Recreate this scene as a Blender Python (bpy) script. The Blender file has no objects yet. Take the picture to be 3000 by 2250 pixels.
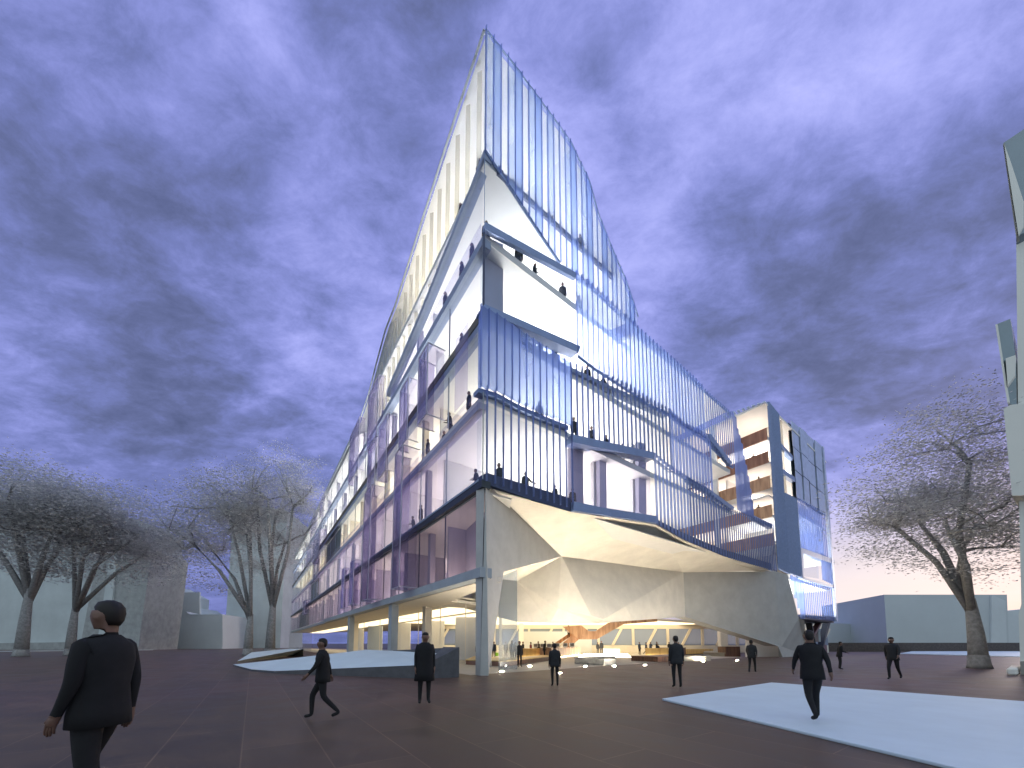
import bpy, bmesh, math, random
from mathutils import Vector, Matrix
random.seed(7)
S = bpy.context.scene
COL = S.collection
R = math.radians

# ------------------------------------------------------------------ camera
F, HZ, CX = 1100.0, 1885.0, 1500.0           # focal length and horizon row, in 3000-wide pixels
TH = R(5.2)
EYE = Vector((0, 0, 1.5))
CY = HZ - F * math.tan(TH)
cam = bpy.data.cameras.new('camera')
camo = bpy.data.objects.new('camera', cam); COL.objects.link(camo)
camo.location = EYE; camo.rotation_euler = (R(90) + TH, 0, 0)
cam.sensor_fit = 'HORIZONTAL'; cam.sensor_width = 36; cam.lens = 36 * F / 3000
cam.shift_y = (CY - 1125) / 3000
cam.clip_start = .1; cam.clip_end = 6000
S.camera = camo
S.view_settings.view_transform = 'Standard'; S.view_settings.look = 'None'
S.view_settings.exposure = 0.65; S.view_settings.gamma = 1
S.cycles.use_denoising = True
S.cycles.max_bounces = 8; S.cycles.diffuse_bounces = 3; S.cycles.glossy_bounces = 2
S.cycles.transmission_bounces = 4; S.cycles.transparent_max_bounces = 40
S.cycles.caustics_reflective = False; S.cycles.caustics_refractive = False
S.cycles.sample_clamp_indirect = 4

def ray(px, py):
    u, v = (px - CX) / F, (CY - py) / F
    return Vector((u, math.cos(TH) - v * math.sin(TH), math.sin(TH) + v * math.cos(TH)))
def G(px, py, z=0.0):
    d = ray(px, py); return EYE + d * ((z - EYE.z) / d.z)
def D(px, py, Y):
    d = ray(px, py); return EYE + d * (Y / d.y)

def proj(p):
    v = p - EYE; d = v.y * math.cos(TH) + v.z * math.sin(TH); u = -v.y * math.sin(TH) + v.z * math.cos(TH)
    return CX + F * v.x / d, CY - F * u / d

# ------------------------------------------------------------------ world: dusk sky with broken cloud
W = bpy.data.worlds.new('World'); S.world = W; W.use_nodes = True
nt = W.node_tree; nt.nodes.clear()
def N(t, **kw):
    n = nt.nodes.new(t)
    for k, v in kw.items(): setattr(n, k, v)
    return n
def setin(n, i, v):
    if hasattr(v, 'is_output'): nt.links.new(v, n.inputs[i])
    else: n.inputs[i].default_value = v
def M(op, a, b=0.0, c=None):
    n = N('ShaderNodeMath', operation=op); setin(n, 0, a); setin(n, 1, b)
    if c is not None: setin(n, 2, c)
    return n.outputs[0]
def MR(v, a, b, c=0.0, d=1.0):
    n = N('ShaderNodeMapRange', interpolation_type='SMOOTHSTEP')
    for i, x in enumerate((v, a, b, c, d)): setin(n, i, x)
    return n.outputs[0]
def MIX(f, a, b):
    n = N('ShaderNodeMix', data_type='RGBA'); setin(n, 0, f); setin(n, 6, a); setin(n, 7, b); return n.outputs[2]
SUN_EL, SUN_AZ = R(7), R(58)                 # azimuth clockwise from +Y (view direction): low, to the right
tc = N('ShaderNodeTexCoord'); dirv = tc.outputs['Generated']
sep = N('ShaderNodeSeparateXYZ'); nt.links.new(dirv, sep.inputs[0])
zz = M('MAXIMUM', sep.outputs[2], 0.0)
den = M('ADD', zz, 0.22)
comb = N('ShaderNodeCombineXYZ')
setin(comb, 0, M('DIVIDE', sep.outputs[0], den)); setin(comb, 1, M('DIVIDE', sep.outputs[1], den)); setin(comb, 2, 0.0)
def noise(vec, sc, det, rough, dist=0.0, w=(0, 0, 0), stretch=(1, 1, 1), rot=0.0):
    mp = N('ShaderNodeMapping'); nt.links.new(vec, mp.inputs[0]); mp.inputs['Location'].default_value = w
    mp.inputs['Scale'].default_value = stretch; mp.inputs['Rotation'].default_value = (0, 0, rot)
    n = N('ShaderNodeTexNoise'); nt.links.new(mp.outputs[0], n.inputs['Vector'])
    n.inputs['Scale'].default_value = sc; n.inputs['Detail'].default_value = det
    n.inputs['Roughness'].default_value = rough; n.inputs['Distortion'].default_value = dist
    return n.outputs[0]
big = noise(comb.outputs[0], 2.1, 10, .62, .2, (3.1, 1.7, 0), (1, 1.5, 1), R(28))
fine = noise(comb.outputs[0], 8.5, 10, .68, .25, (.3, 7.7, 0), (1, 1.5, 1), R(20))
dens = M('ADD', M('MULTIPLY', big, .50), M('MULTIPLY', fine, .38))
def blob(px, py, rad, wt):
    d = ray(px, py).normalized()
    n = N('ShaderNodeVectorMath', operation='DOT_PRODUCT'); nt.links.new(dirv, n.inputs[0]); n.inputs[1].default_value = d
    return MR(n.outputs['Value'], math.cos(R(rad)), 1.0, 0.0, wt)
acc = M('ADD', dens, .072)
for b in [(2400, 100, 24, .13), (560, 350, 22, .10), (1650, 560, 16, .08), (1000, 1050, 16, .03),
          (2250, 800, 12, -.11), (2750, 860, 14, -.12), (1950, 1000, 14, .03), (80, 120, 15, -.10), (150, 900, 17, -.04), (620, 1250, 14, -.05),
          (900, 650, 11, -.05), (500, 800, 12, -.07), (2600, 1250, 12, .02), (2500, 1650, 14, .10), (1850, 330, 8, -.08), (1150, 60, 10, -.10)]:
    acc = M('ADD', acc, blob(*b))
ramp = N('ShaderNodeValToRGB'); nt.links.new(acc, ramp.inputs[0])
e = ramp.color_ramp.elements
e[0].position = .30; e[0].color = (.062, .078, .170, 1)
e[1].position = .74; e[1].color = (.37, .39, .78, 1)
for p, c in ((.40, (.095, .115, .250, 1)), (.48, (.132, .158, .375, 1)), (.56, (.195, .222, .525, 1)), (.64, (.275, .300, .66, 1))):
    k = ramp.color_ramp.elements.new(p); k.color = c
col = ramp.outputs[0]
low = MR(sep.outputs[2], .02, .45, 1.0, 0.0)
leftw = MR(sep.outputs[0], -.1, -.6, 0.0, 1.0)
col = MIX(M('MULTIPLY', M('MULTIPLY', low, leftw), .55), col, (.10, .13, .36, 1))     # deeper blue towards the left horizon
glowd = N('ShaderNodeVectorMath', operation='DOT_PRODUCT'); nt.links.new(dirv, glowd.inputs[0])
glowd.inputs[1].default_value = ray(2470, 1720).normalized()
gl = M('MULTIPLY', MR(glowd.outputs['Value'], math.cos(R(27)), .995), MR(sep.outputs[2], .34, .10, 0.0, 1.0))
col = MIX(M('MULTIPLY', gl, .95), col, (.66, .60, .62, 1))
gl2 = M('MULTIPLY', MR(glowd.outputs['Value'], math.cos(R(40)), .95), MR(sep.outputs[2], .085, .0, 0.0, 1.0))
col = MIX(M('MULTIPLY', gl2, .6), col, (.52, .42, .37, 1))
back = MR(sep.outputs[1], .25, -.35, 0.0, 1.0)                                       # unseen sky overhead and behind, made paler and greyer to light the stone
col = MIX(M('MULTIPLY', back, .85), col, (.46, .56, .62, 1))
nish = N('ShaderNodeTexSky', sky_type='NISHITA'); nish.sun_disc = False
nish.sun_elevation = SUN_EL; nish.sun_rotation = SUN_AZ; nish.air_density = 1.6; nish.dust_density = 1.5
bg1 = N('ShaderNodeBackground'); nt.links.new(nish.outputs[0], bg1.inputs[0]); bg1.inputs[1].default_value = .05
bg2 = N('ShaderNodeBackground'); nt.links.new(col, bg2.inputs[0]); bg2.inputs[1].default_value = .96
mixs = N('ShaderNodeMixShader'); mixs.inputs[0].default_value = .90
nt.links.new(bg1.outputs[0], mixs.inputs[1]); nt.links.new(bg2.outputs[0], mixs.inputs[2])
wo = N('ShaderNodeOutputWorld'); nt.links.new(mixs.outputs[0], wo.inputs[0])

sl = bpy.data.lights.new('sun', 'SUN'); sl.energy = .28; sl.angle = R(10); sl.color = (1, .86, .74)
so = bpy.data.objects.new('sun', sl); COL.objects.link(so)
sd = Vector((math.sin(SUN_AZ) * math.cos(SUN_EL), math.cos(SUN_AZ) * math.cos(SUN_EL), math.sin(SUN_EL)))
so.rotation_euler = sd.to_track_quat('Z', 'Y').to_euler()

# ------------------------------------------------------------------ materials
def newmat(name):
    m = bpy.data.materials.new(name); m.use_nodes = True
    m.node_tree.nodes.clear(); return m, m.node_tree
def solid(name, color, rough=.6, var=.12, scale=3.0, metal=0.0, bump=0.0, spec=.4):
    m, t = newmat(name); n = t.nodes; l = t.links
    p = n.new('ShaderNodeBsdfPrincipled'); o = n.new('ShaderNodeOutputMaterial'); l.new(p.outputs[0], o.inputs[0])
    tcx = n.new('ShaderNodeTexCoord'); nz = n.new('ShaderNodeTexNoise'); l.new(tcx.outputs['Object'], nz.inputs['Vector'])
    nz.inputs['Scale'].default_value = scale; nz.inputs['Detail'].default_value = 6; nz.inputs['Roughness'].default_value = .65
    r = n.new('ShaderNodeMapRange'); l.new(nz.outputs[0], r.inputs[0])
    for i, v in enumerate((.3, .7, 1 - var, 1 + var)): r.inputs[i + 1].default_value = v
    mx = n.new('ShaderNodeVectorMath'); mx.operation = 'SCALE'; mx.inputs[0].default_value = color[:3]; l.new(r.outputs[0], mx.inputs['Scale'])
    l.new(mx.outputs[0], p.inputs['Base Color'])
    p.inputs['Roughness'].default_value = rough; p.inputs['Metallic'].default_value = metal
    p.inputs['Specular IOR Level'].default_value = spec
    if bump:
        b = n.new('ShaderNodeBump'); b.inputs['Strength'].default_value = bump; b.inputs['Distance'].default_value = .02
        l.new(nz.outputs[0], b.inputs['Height']); l.new(b.outputs[0], p.inputs['Normal'])
    return m
def glass(name, tint, diff=.0, dcol=(.5, .55, .8), gloss=.08, streak=0.0, rough=.03):
    """thin glass: transparent + a little reflection + a frosted share"""
    m, t = newmat(name); n = t.nodes; l = t.links
    tr = n.new('ShaderNodeBsdfTransparent'); tr.inputs[0].default_value = (*tint, 1)
    out = tr.outputs[0]
    if diff:
        d1 = n.new('ShaderNodeBsdfDiffuse'); d1.inputs[0].default_value = (*dcol, 1)
        d2 = n.new('ShaderNodeBsdfTranslucent'); d2.inputs[0].default_value = (*dcol, 1)
        ms = n.new('ShaderNodeMixShader'); ms.inputs[0].default_value = .55; l.new(d1.outputs[0], ms.inputs[1]); l.new(d2.outputs[0], ms.inputs[2])
        mm = n.new('ShaderNodeMixShader'); mm.inputs[0].default_value = diff
        if streak:
            tcx = n.new('ShaderNodeTexCoord'); mp = n.new('ShaderNodeMapping'); l.new(tcx.outputs['Object'], mp.inputs[0])
            mp.inputs['Scale'].default_value = (.5, .5, .14)
            nz = n.new('ShaderNodeTexNoise'); l.new(mp.outputs[0], nz.inputs['Vector']); nz.inputs['Scale'].default_value = 1.3; nz.inputs['Detail'].default_value = 3
            r = n.new('ShaderNodeMapRange'); l.new(nz.outputs[0], r.inputs[0])
            for i, v in enumerate((.32, .68, diff - streak, diff + streak)): r.inputs[i + 1].default_value = v
            l.new(r.outputs[0], mm.inputs[0])
        l.new(out, mm.inputs[1]); l.new(ms.outputs[0], mm.inputs[2]); out = mm.outputs[0]
    g = n.new('ShaderNodeBsdfGlossy'); g.inputs['Roughness'].default_value = rough; g.inputs[0].default_value = (.9, .92, 1, 1)
    lw = n.new('ShaderNodeLayerWeight'); lw.inputs[0].default_value = .5
    pw = n.new('ShaderNodeMath'); pw.operation = 'POWER'; pw.inputs[1].default_value = 4; l.new(lw.outputs['Facing'], pw.inputs[0])
    mu = n.new('ShaderNodeMath'); mu.operation = 'MULTIPLY_ADD'; mu.inputs[1].default_value = gloss * 3; mu.inputs[2].default_value = gloss * .35; l.new(pw.outputs[0], mu.inputs[0]); mu.use_clamp = True
    m2 = n.new('ShaderNodeMixShader'); l.new(mu.outputs[0], m2.inputs[0]); l.new(out, m2.inputs[1]); l.new(g.outputs[0], m2.inputs[2])
    o = n.new('ShaderNodeOutputMaterial'); l.new(m2.outputs[0], o.inputs[0])
    return m
def leafmat(name, c):
    m, t = newmat(name); n = t.nodes; l = t.links
    d = n.new('ShaderNodeBsdfDiffuse'); tl = n.new('ShaderNodeBsdfTranslucent'); tcx = n.new('ShaderNodeTexCoord'); nz = n.new('ShaderNodeTexNoise')
    l.new(tcx.outputs['Object'], nz.inputs['Vector']); nz.inputs['Scale'].default_value = .9; nz.inputs['Detail'].default_value = 3
    r = n.new('ShaderNodeMapRange'); l.new(nz.outputs[0], r.inputs[0])
    for i, v in enumerate((.3, .7, .7, 1.25)): r.inputs[i + 1].default_value = v
    mx = n.new('ShaderNodeVectorMath'); mx.operation = 'SCALE'; mx.inputs[0].default_value = c; l.new(r.outputs[0], mx.inputs['Scale'])
    l.new(mx.outputs[0], d.inputs[0]); l.new(mx.outputs[0], tl.inputs[0])
    ms = n.new('ShaderNodeMixShader'); ms.inputs[0].default_value = .5; l.new(d.outputs[0], ms.inputs[1]); l.new(tl.outputs[0], ms.inputs[2])
    o = n.new('ShaderNodeOutputMaterial'); l.new(ms.outputs[0], o.inputs[0]); return m
def lamp(name, color, strength):
    m, t = newmat(name); n = t.nodes
    em = n.new('ShaderNodeEmission'); em.inputs[0].default_value = (*color, 1); em.inputs[1].default_value = strength
    o = n.new('ShaderNodeOutputMaterial'); t.links.new(em.outputs[0], o.inputs[0]); return m
def wood(name, a, b, rough=.45, sx=1.0):
    m, t = newmat(name); n = t.nodes; l = t.links
    p = n.new('ShaderNodeBsdfPrincipled'); o = n.new('ShaderNodeOutputMaterial'); l.new(p.outputs[0], o.inputs[0])
    tcx = n.new('ShaderNodeTexCoord'); mp = n.new('ShaderNodeMapping'); l.new(tcx.outputs['Object'], mp.inputs[0]); mp.inputs['Scale'].default_value = (1.6 * sx, 1.6 * sx, .22 * sx)
    nz = n.new('ShaderNodeTexNoise'); l.new(mp.outputs[0], nz.inputs['Vector']); nz.inputs['Scale'].default_value = 1.6; nz.inputs['Detail'].default_value = 5
    v = n.new('ShaderNodeTexVoronoi'); l.new(mp.outputs[0], v.inputs['Vector']); v.inputs['Scale'].default_value = 1.2
    ad = n.new('ShaderNodeMath'); ad.operation = 'MULTIPLY_ADD'; l.new(v.outputs['Color'], ad.inputs[0]); ad.inputs[1].default_value = .45; l.new(nz.outputs[0], ad.inputs[2])
    r = n.new('ShaderNodeValToRGB'); l.new(ad.outputs[0], r.inputs[0])
    r.color_ramp.elements[0].position = .35; r.color_ramp.elements[0].color = (*a, 1)
    r.color_ramp.elements[1].position = .95; r.color_ramp.elements[1].color = (*b, 1)
    l.new(r.outputs[0], p.inputs['Base Color']); p.inputs['Roughness'].default_value = rough
    return m

MAT = dict(
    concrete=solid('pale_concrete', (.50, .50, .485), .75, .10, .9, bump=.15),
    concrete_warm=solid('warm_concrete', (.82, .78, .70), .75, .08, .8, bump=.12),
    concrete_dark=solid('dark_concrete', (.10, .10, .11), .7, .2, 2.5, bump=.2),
    bench_conc=solid('bench_concrete', (.20, .20, .20), .8, .25, 4, bump=.2),
    white=solid('white_plaster', (.80, .79, .77), .7, .03, 1),
    cream=solid('cream_plaster', (.78, .72, .62), .7, .04, 1),
    blinds=solid('lilac_wall', (.46, .45, .56), .6, .05, 1),
    slab=solid('blue_grey_slab', (.30, .36, .50), .5, .08, 2),
    band=solid('blue_coated_metal', (.24, .32, .52), .38, .08, 1.5, .15),
    navy=solid('navy_coated_metal', (.055, .07, .14), .4, .1, 2, .2),
    beam=solid('grey_blue_beam', (.40, .44, .48), .55, .08, 1.5),
    dark=solid('dark_metal', (.04, .05, .06), .4, .1, 3, .3),
    olive=solid('olive_ceiling', (.16, .15, .11), .6, .1, 2),
    fin=glass('blue_glass_fin', (.74, .80, .95), .52, (.34, .43, .74), .10, .1, .12),
    finthin=glass('thin_glass_fin', (.55, .62, .82), .74, (.24, .31, .56), .10, .05, .15),
    panel=glass('frosted_glass_panel', (.90, .94, 1.0), .32, (.50, .63, .96), .07, .16, .15),
    panel_dense=glass('dense_frosted_panel', (.80, .87, 1.0), .46, (.42, .55, .92), .07, .12, .15),
    panel_light=glass('light_frosted_panel', (.94, .96, 1.0), .18, (.60, .70, .96), .07, .08, .15),
    boxpanel=glass('blue_frosted_panel', (.74, .82, .98), .42, (.38, .49, .85), .10, .14, .15),
    perf=solid('perforated_blue_metal', (.20, .26, .44), .42, .12, 4, .2),
    clad=solid('pale_blue_metal', (.50, .58, .76), .38, .14, 1.2, .25),
    clear=glass('clear_glass', (.93, .95, .97), 0, gloss=.05),
    lilac=glass('lilac_glass', (.93, .92, .97), .05, (.55, .50, .68), .08),
    purple=glass('purple_glass', (.93, .91, .96), .08, (.46, .40, .60), .10, .05),
    purple_edge=glass('dark_purple_glass', (.82, .80, .90), .18, (.34, .31, .48), .08),
    pink=glass('rose_glass', (.93, .89, .91), .07, (.56, .44, .50), .06, .04),
    wood_red=wood('red_brown_wood', (.15, .055, .03), (.36, .17, .10)),
    wood_warm=wood('warm_plank_wood', (.26, .12, .06), (.56, .34, .20), sx=1.5),
    wood_yellow=wood('honey_wood', (.48, .30, .10), (.66, .46, .18), sx=1.2),
    wood_dark=wood('dark_brown_wood', (.05, .022, .014), (.14, .065, .04), sx=2.5),
    pale_top=solid('pale_blue_stone', (.68, .78, .83), .55, .05, .8, bump=.05),
    lime=solid('lime_plastic', (.22, .50, .04), .4, .05),
    screen_dark=solid('grey_screen', (.20, .20, .19), .3, .05),
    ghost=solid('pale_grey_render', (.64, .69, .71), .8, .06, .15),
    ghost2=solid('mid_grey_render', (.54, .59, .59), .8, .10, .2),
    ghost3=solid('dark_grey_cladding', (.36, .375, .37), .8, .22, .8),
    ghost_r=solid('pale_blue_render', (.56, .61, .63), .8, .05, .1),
    tower=solid('white_tower_render', (.78, .77, .71), .6, .04, .3),
    teal=solid('grey_teal_glass', (.16, .23, .27), .15, .1, .5, spec=.8),
    brownwall=solid('brown_stone_wall', (.085, .07, .065), .9, .35, 3, bump=.4),
    redpanel=solid('rose_panel', (.20, .11, .13), .6, .1, 2),
    bark=solid('grey_bark', (.30, .30, .30), .9, .3, 5, bump=.5),
    leaf=leafmat('grey_green_leaf', (.70, .69, .68)),
    leaf2=leafmat('dark_leaf', (.50, .50, .50)),
    coat=solid('black_cloth', (.012, .012, .014), .9, .2, 8),
    coat2=solid('charcoal_cloth', (.025, .026, .029), .9, .2, 8),
    coat3=solid('navy_cloth', (.03, .045, .08), .9, .2, 8),
    coat4=solid('wine_cloth', (.16, .03, .05), .9, .2, 8),
    coat5=solid('grey_cloth', (.16, .16, .17), .9, .2, 8),
    white_cloth=solid('white_cloth', (.8, .8, .78), .8, .05, 8),
    trousers=solid('dark_trousers', (.014, .014, .016), .9, .2, 8),
    skin=solid('skin', (.17, .095, .07), .55, .06, 8),
    hair=solid('dark_hair', (.012, .009, .008), .6, .2, 20),
    shoe=solid('black_shoe', (.012, .012, .012), .5, .1, 8),
    fill_hot=lamp('bright_fill_glow', (1, .97, .94), 34),  # emission for the added, unseen floor strips that brighten the rooms
    fill_white=lamp('white_fill_glow', (1, .95, .88), 21),
    fill_low=lamp('low_fill_glow', (1, .90, .78), 7),
    fill_soft=lamp('soft_fill_glow', (1, .94, .86), 9),
    fill_mid=lamp('medium_fill_glow', (1, .93, .82), 15),
    fill_crown=lamp('crown_fill_glow', (.97, .98, 1), 15),
    fill_cream=lamp('cream_fill_glow', (1, .89, .68), 13),
    fill_rose=lamp('rose_fill_glow', (1, .86, .82), 8),
    fill_dim=lamp('dim_fill_glow', (1, .80, .66), 4),
    fill_gallery=lamp('gallery_fill_glow', (1, .84, .70), 9),
    lamp_gallery=lamp('gallery_luminous_ceiling', (1, .86, .74), .62),
    lamp_block=lamp('white_luminous_ceiling', (1, .97, .93), 1.1),
    lamp_lobby=lamp('warm_luminous_ceiling', (1, .78, .46), 1.7),
    floor_glow=lamp('floor_fill_glow', (1, .90, .72), 5),
    uplight_fill=lamp('warm_uplight_fill', (1, .86, .66), 1700),
    lamp_strip=lamp('warm_strip_light', (1, .86, .62), 14),
)
def paving():
    m, t = newmat('dark_paving'); n = t.nodes; l = t.links
    p = n.new('ShaderNodeBsdfPrincipled'); o = n.new('ShaderNodeOutputMaterial'); l.new(p.outputs[0], o.inputs[0])
    tcx = n.new('ShaderNodeTexCoord'); mp = n.new('ShaderNodeMapping'); l.new(tcx.outputs['Object'], mp.inputs[0])
    mp.inputs['Rotation'].default_value = (0, 0, -math.atan2(dL.y, dL.x))
    br = n.new('ShaderNodeTexBrick'); l.new(mp.outputs[0], br.inputs['Vector'])
    br.inputs['Scale'].default_value = 1; br.inputs['Brick Width'].default_value = 3.2; br.inputs['Row Height'].default_value = .95
    br.inputs['Mortar Size'].default_value = .010; br.inputs['Color1'].default_value = (1, 1, 1, 1); br.inputs['Color2'].default_value = (.78, .80, .82, 1)
    br.inputs['Mortar'].default_value = (1.45, 1.45, 1.45, 1)
    nz = n.new('ShaderNodeTexNoise'); l.new(tcx.outputs['Object'], nz.inputs['Vector']); nz.inputs['Scale'].default_value = .9; nz.inputs['Detail'].default_value = 9; nz.inputs['Roughness'].default_value = .7
    n2 = n.new('ShaderNodeTexNoise'); l.new(tcx.outputs['Object'], n2.inputs['Vector']); n2.inputs['Scale'].default_value = .09; n2.inputs['Detail'].default_value = 3
    rp = n.new('ShaderNodeValToRGB'); l.new(n2.outputs[0], rp.inputs[0])
    rp.color_ramp.elements[0].position = .38; rp.color_ramp.elements[0].color = (.118, .078, .050, 1)
    rp.color_ramp.elements[1].position = .66; rp.color_ramp.elements[1].color = (.118, .068, .060, 1)
    r = n.new('ShaderNodeMapRange'); l.new(nz.outputs[0], r.inputs[0])
    for i, v in enumerate((.28, .72, .55, 1.45)): r.inputs[i + 1].default_value = v
    a = n.new('ShaderNodeVectorMath'); a.operation = 'SCALE'; l.new(rp.outputs[0], a.inputs[0]); l.new(r.outputs[0], a.inputs['Scale'])
    b = n.new('ShaderNodeVectorMath'); b.operation = 'MULTIPLY'; l.new(a.outputs[0], b.inputs[0]); l.new(br.outputs[0], b.inputs[1])
    l.new(b.outputs[0], p.inputs['Base Color'])
    rr = n.new('ShaderNodeMapRange'); l.new(nz.outputs[0], rr.inputs[0])
    for i, v in enumerate((.3, .7, .42, .62)): rr.inputs[i + 1].default_value = v
    l.new(rr.outputs[0], p.inputs['Roughness']); p.inputs['Specular IOR Level'].default_value = .35
    bp = n.new('ShaderNodeBump'); bp.inputs['Strength'].default_value = .2; bp.inputs['Distance'].default_value = .01; l.new(nz.outputs[0], bp.inputs['Height']); l.new(bp.outputs[0], p.inputs['Normal'])
    return m

# ------------------------------------------------------------------ mesh helpers
class MB:
    def __init__(s): s.v, s.f = [], []
    def add(s, verts, faces):
        k = len(s.v); s.v += [Vector(p) for p in verts]; s.f += [tuple(i + k for i in f) for f in faces]; return s
    def extrude(s, pts, vec):
        n = len(pts); a = [Vector(p) for p in pts]; b = [p + Vector(vec) for p in a]
        return s.add(a + b, [tuple(range(n))[::-1], tuple(range(n, 2 * n))] + [(i, (i + 1) % n, n + (i + 1) % n, n + i) for i in range(n)])
    def hexa(s, a, b):                       # two quads joined
        return s.add(list(a) + list(b), [(3, 2, 1, 0), (4, 5, 6, 7), (0, 1, 5, 4), (1, 2, 6, 5), (2, 3, 7, 6), (3, 0, 4, 7)])
    def box(s, c, size, rz=0.0):
        x, y, z = size[0] / 2, size[1] / 2, size[2] / 2
        m = Matrix.Rotation(rz, 3, 'Z'); c = Vector(c)
        q = lambda zz: [c + m @ Vector((sx * x, sy * y, zz)) for sx, sy in ((-1, -1), (1, -1), (1, 1), (-1, 1))]
        return s.hexa(q(-z), q(z))
    def bar(s, p, q, w, h=None, up=(0, 0, 1)):
        p, q = Vector(p), Vector(q); h = h or w; d = (q - p).normalized(); u = Vector(up)
        if abs(d.dot(u)) > .98: u = Vector((1, 0, 0))
        r = d.cross(u).normalized(); u = r.cross(d)
        c = lambda o: [o + r * a * w / 2 + u * b * h / 2 for a, b in ((-1, -1), (1, -1), (1, 1), (-1, 1))]
        return s.hexa(c(p), c(q))
    def tube(s, pts, rad, n=8):
        pts = [Vector(p) for p in pts]; k = len(s.v); rings = []
        for i, p in enumerate(pts):
            d = (pts[min(i + 1, len(pts) - 1)] - pts[max(i - 1, 0)]).normalized()
            u = d.orthogonal().normalized() if abs(d.z) < .95 else Vector((1, 0, 0)); w = d.cross(u).normalized(); u = w.cross(d)
            s.v += [p + (u * math.cos(2 * math.pi * j / n) + w * math.sin(2 * math.pi * j / n)) * rad[i] for j in range(n)]
        for i in range(len(pts) - 1):
            for j in range(n):
                a, b = k + i * n + j, k + i * n + (j + 1) % n
                s.f.append((a, b, b + n, a + n))
        s.f.append(tuple(range(k, k + n))[::-1]); s.f.append(tuple(range(k + (len(pts) - 1) * n, k + len(pts) * n))); return s
    def build(s, name, mat, parent=None, label=None, smooth=False, bevel=0.0):
        org = parent_loc(parent) if parent else Vector((0, 0, 0))
        if parent is None and s.v:
            lo = [min(p[i] for p in s.v) for i in range(3)]; hi = [max(p[i] for p in s.v) for i in range(3)]
            org = Vector(((lo[0] + hi[0]) / 2, (lo[1] + hi[1]) / 2, lo[2]))
        me = bpy.data.meshes.new(name); me.from_pydata([p - org for p in s.v], [], s.f)
        bm = bmesh.new(); bm.from_mesh(me); bmesh.ops.recalc_face_normals(bm, faces=bm.faces)
        if bevel:
            bmesh.ops.bevel(bm, geom=[e for e in bm.edges if e.is_manifold and e.calc_face_angle(0) > .5], offset=bevel, segments=1, affect='EDGES')
        bm.to_mesh(me); bm.free()
        if smooth:
            for p in me.polygons: p.use_smooth = True
        me.materials.append(MAT[mat] if isinstance(mat, str) else mat)
        o = bpy.data.objects.new(name, me); COL.objects.link(o)
        if parent: o.parent = parent
        else: o.location = org
        if label: o['label'] = label
        return o
def parent_loc(p):
    v = Vector((0, 0, 0))
    while p: v += p.location; p = p.parent
    return v
def empty(name, loc, label, cat, group=None):
    o = bpy.data.objects.new(name, None); COL.objects.link(o); o.location = loc; o.empty_display_size = .3
    return tag(o, label, cat, group)
def tag(o, label, cat, group=None):
    o['label'] = label; o['category'] = cat
    if group: o['group'] = group
    return o
def kind(o, k): o['kind'] = k; return o
def lerp(a, b, t): return a + (b - a) * t
def interp(pts, t):
    if t <= pts[0][0]: return pts[0][1]
    for (a, x), (b, y) in zip(pts, pts[1:]):
        if t <= b: return lerp(x, y, (t - a) / (b - a)) if b > a else y
    return pts[-1][1]

class Plane:                                 # a vertical facade plane: t runs along it, off is outwards
    def __init__(s, o, d, n): s.o, s.d, s.n = o, d, n
    def P(s, t, z, off=0.0): return Vector((s.o.x, s.o.y, 0)) + s.d * t + s.n * off + Vector((0, 0, z))
    def px(s, x, y, off=0.0):
        r = ray(x, y); o = s.P(0, 0, off); k = (o - EYE).dot(s.n) / r.dot(s.n); p = EYE + r * k
        return ((p - o).dot(s.d), p.z)
    def poly(s, mb, tz, o0, o1):
        return mb.extrude([s.P(t, z, o0) for t, z in tz], s.n * (o1 - o0))
    def ppoly(s, mb, pix, o0, o1, off=0.0):
        return s.poly(mb, [s.px(x, y, off) for x, y in pix], o0, o1)
    def line(s, pix): return [s.px(x, y) for x, y in pix]
    def blade(s, mb, t, z0, z1, w, ang, th=.03, off=0.0, zskew=0.0, z0b=None):
        """an upright fin of width w standing at t, turned by ang degrees out of the facade"""
        a = R(ang); u = s.d * math.cos(a) + s.n * math.sin(a); v = s.n * math.cos(a) - s.d * math.sin(a)
        b = s.P(t, 0, off)
        c = lambda z, zs: [b - u * w / 2 - v * th / 2 + Vector((0, 0, z - zs)), b + u * w / 2 - v * th / 2 + Vector((0, 0, z + zs)),
                           b + u * w / 2 + v * th / 2 + Vector((0, 0, z + zs)), b - u * w / 2 + v * th / 2 + Vector((0, 0, z - zs))]
        return mb.hexa(c(z0, z0b if z0b is not None else zskew), c(z1, zskew))
C0 = G(1406.8, 1980)
def hdir(vp): return Vector(((vp - CX) / (F / math.cos(TH)), 1, 0)).normalized()
dL, dR = hdir(740), hdir(2960)
PR = Plane(C0, dR, Vector((dR.y, -dR.x, 0)))
PL = Plane(C0, dL, Vector((-dL.y, dL.x, 0)))
def RL(r, l, z): return Vector((C0.x, C0.y, 0)) + dR * r + dL * l + Vector((0, 0, z))
def slab(mb, rl, z, th):
    return mb.extrude([RL(r, l, z - th) for r, l in rl], (0, 0, th))
LV = [0, 5.1, 9.4, 14.2, 18.3, 23.1, 27.4]

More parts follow.
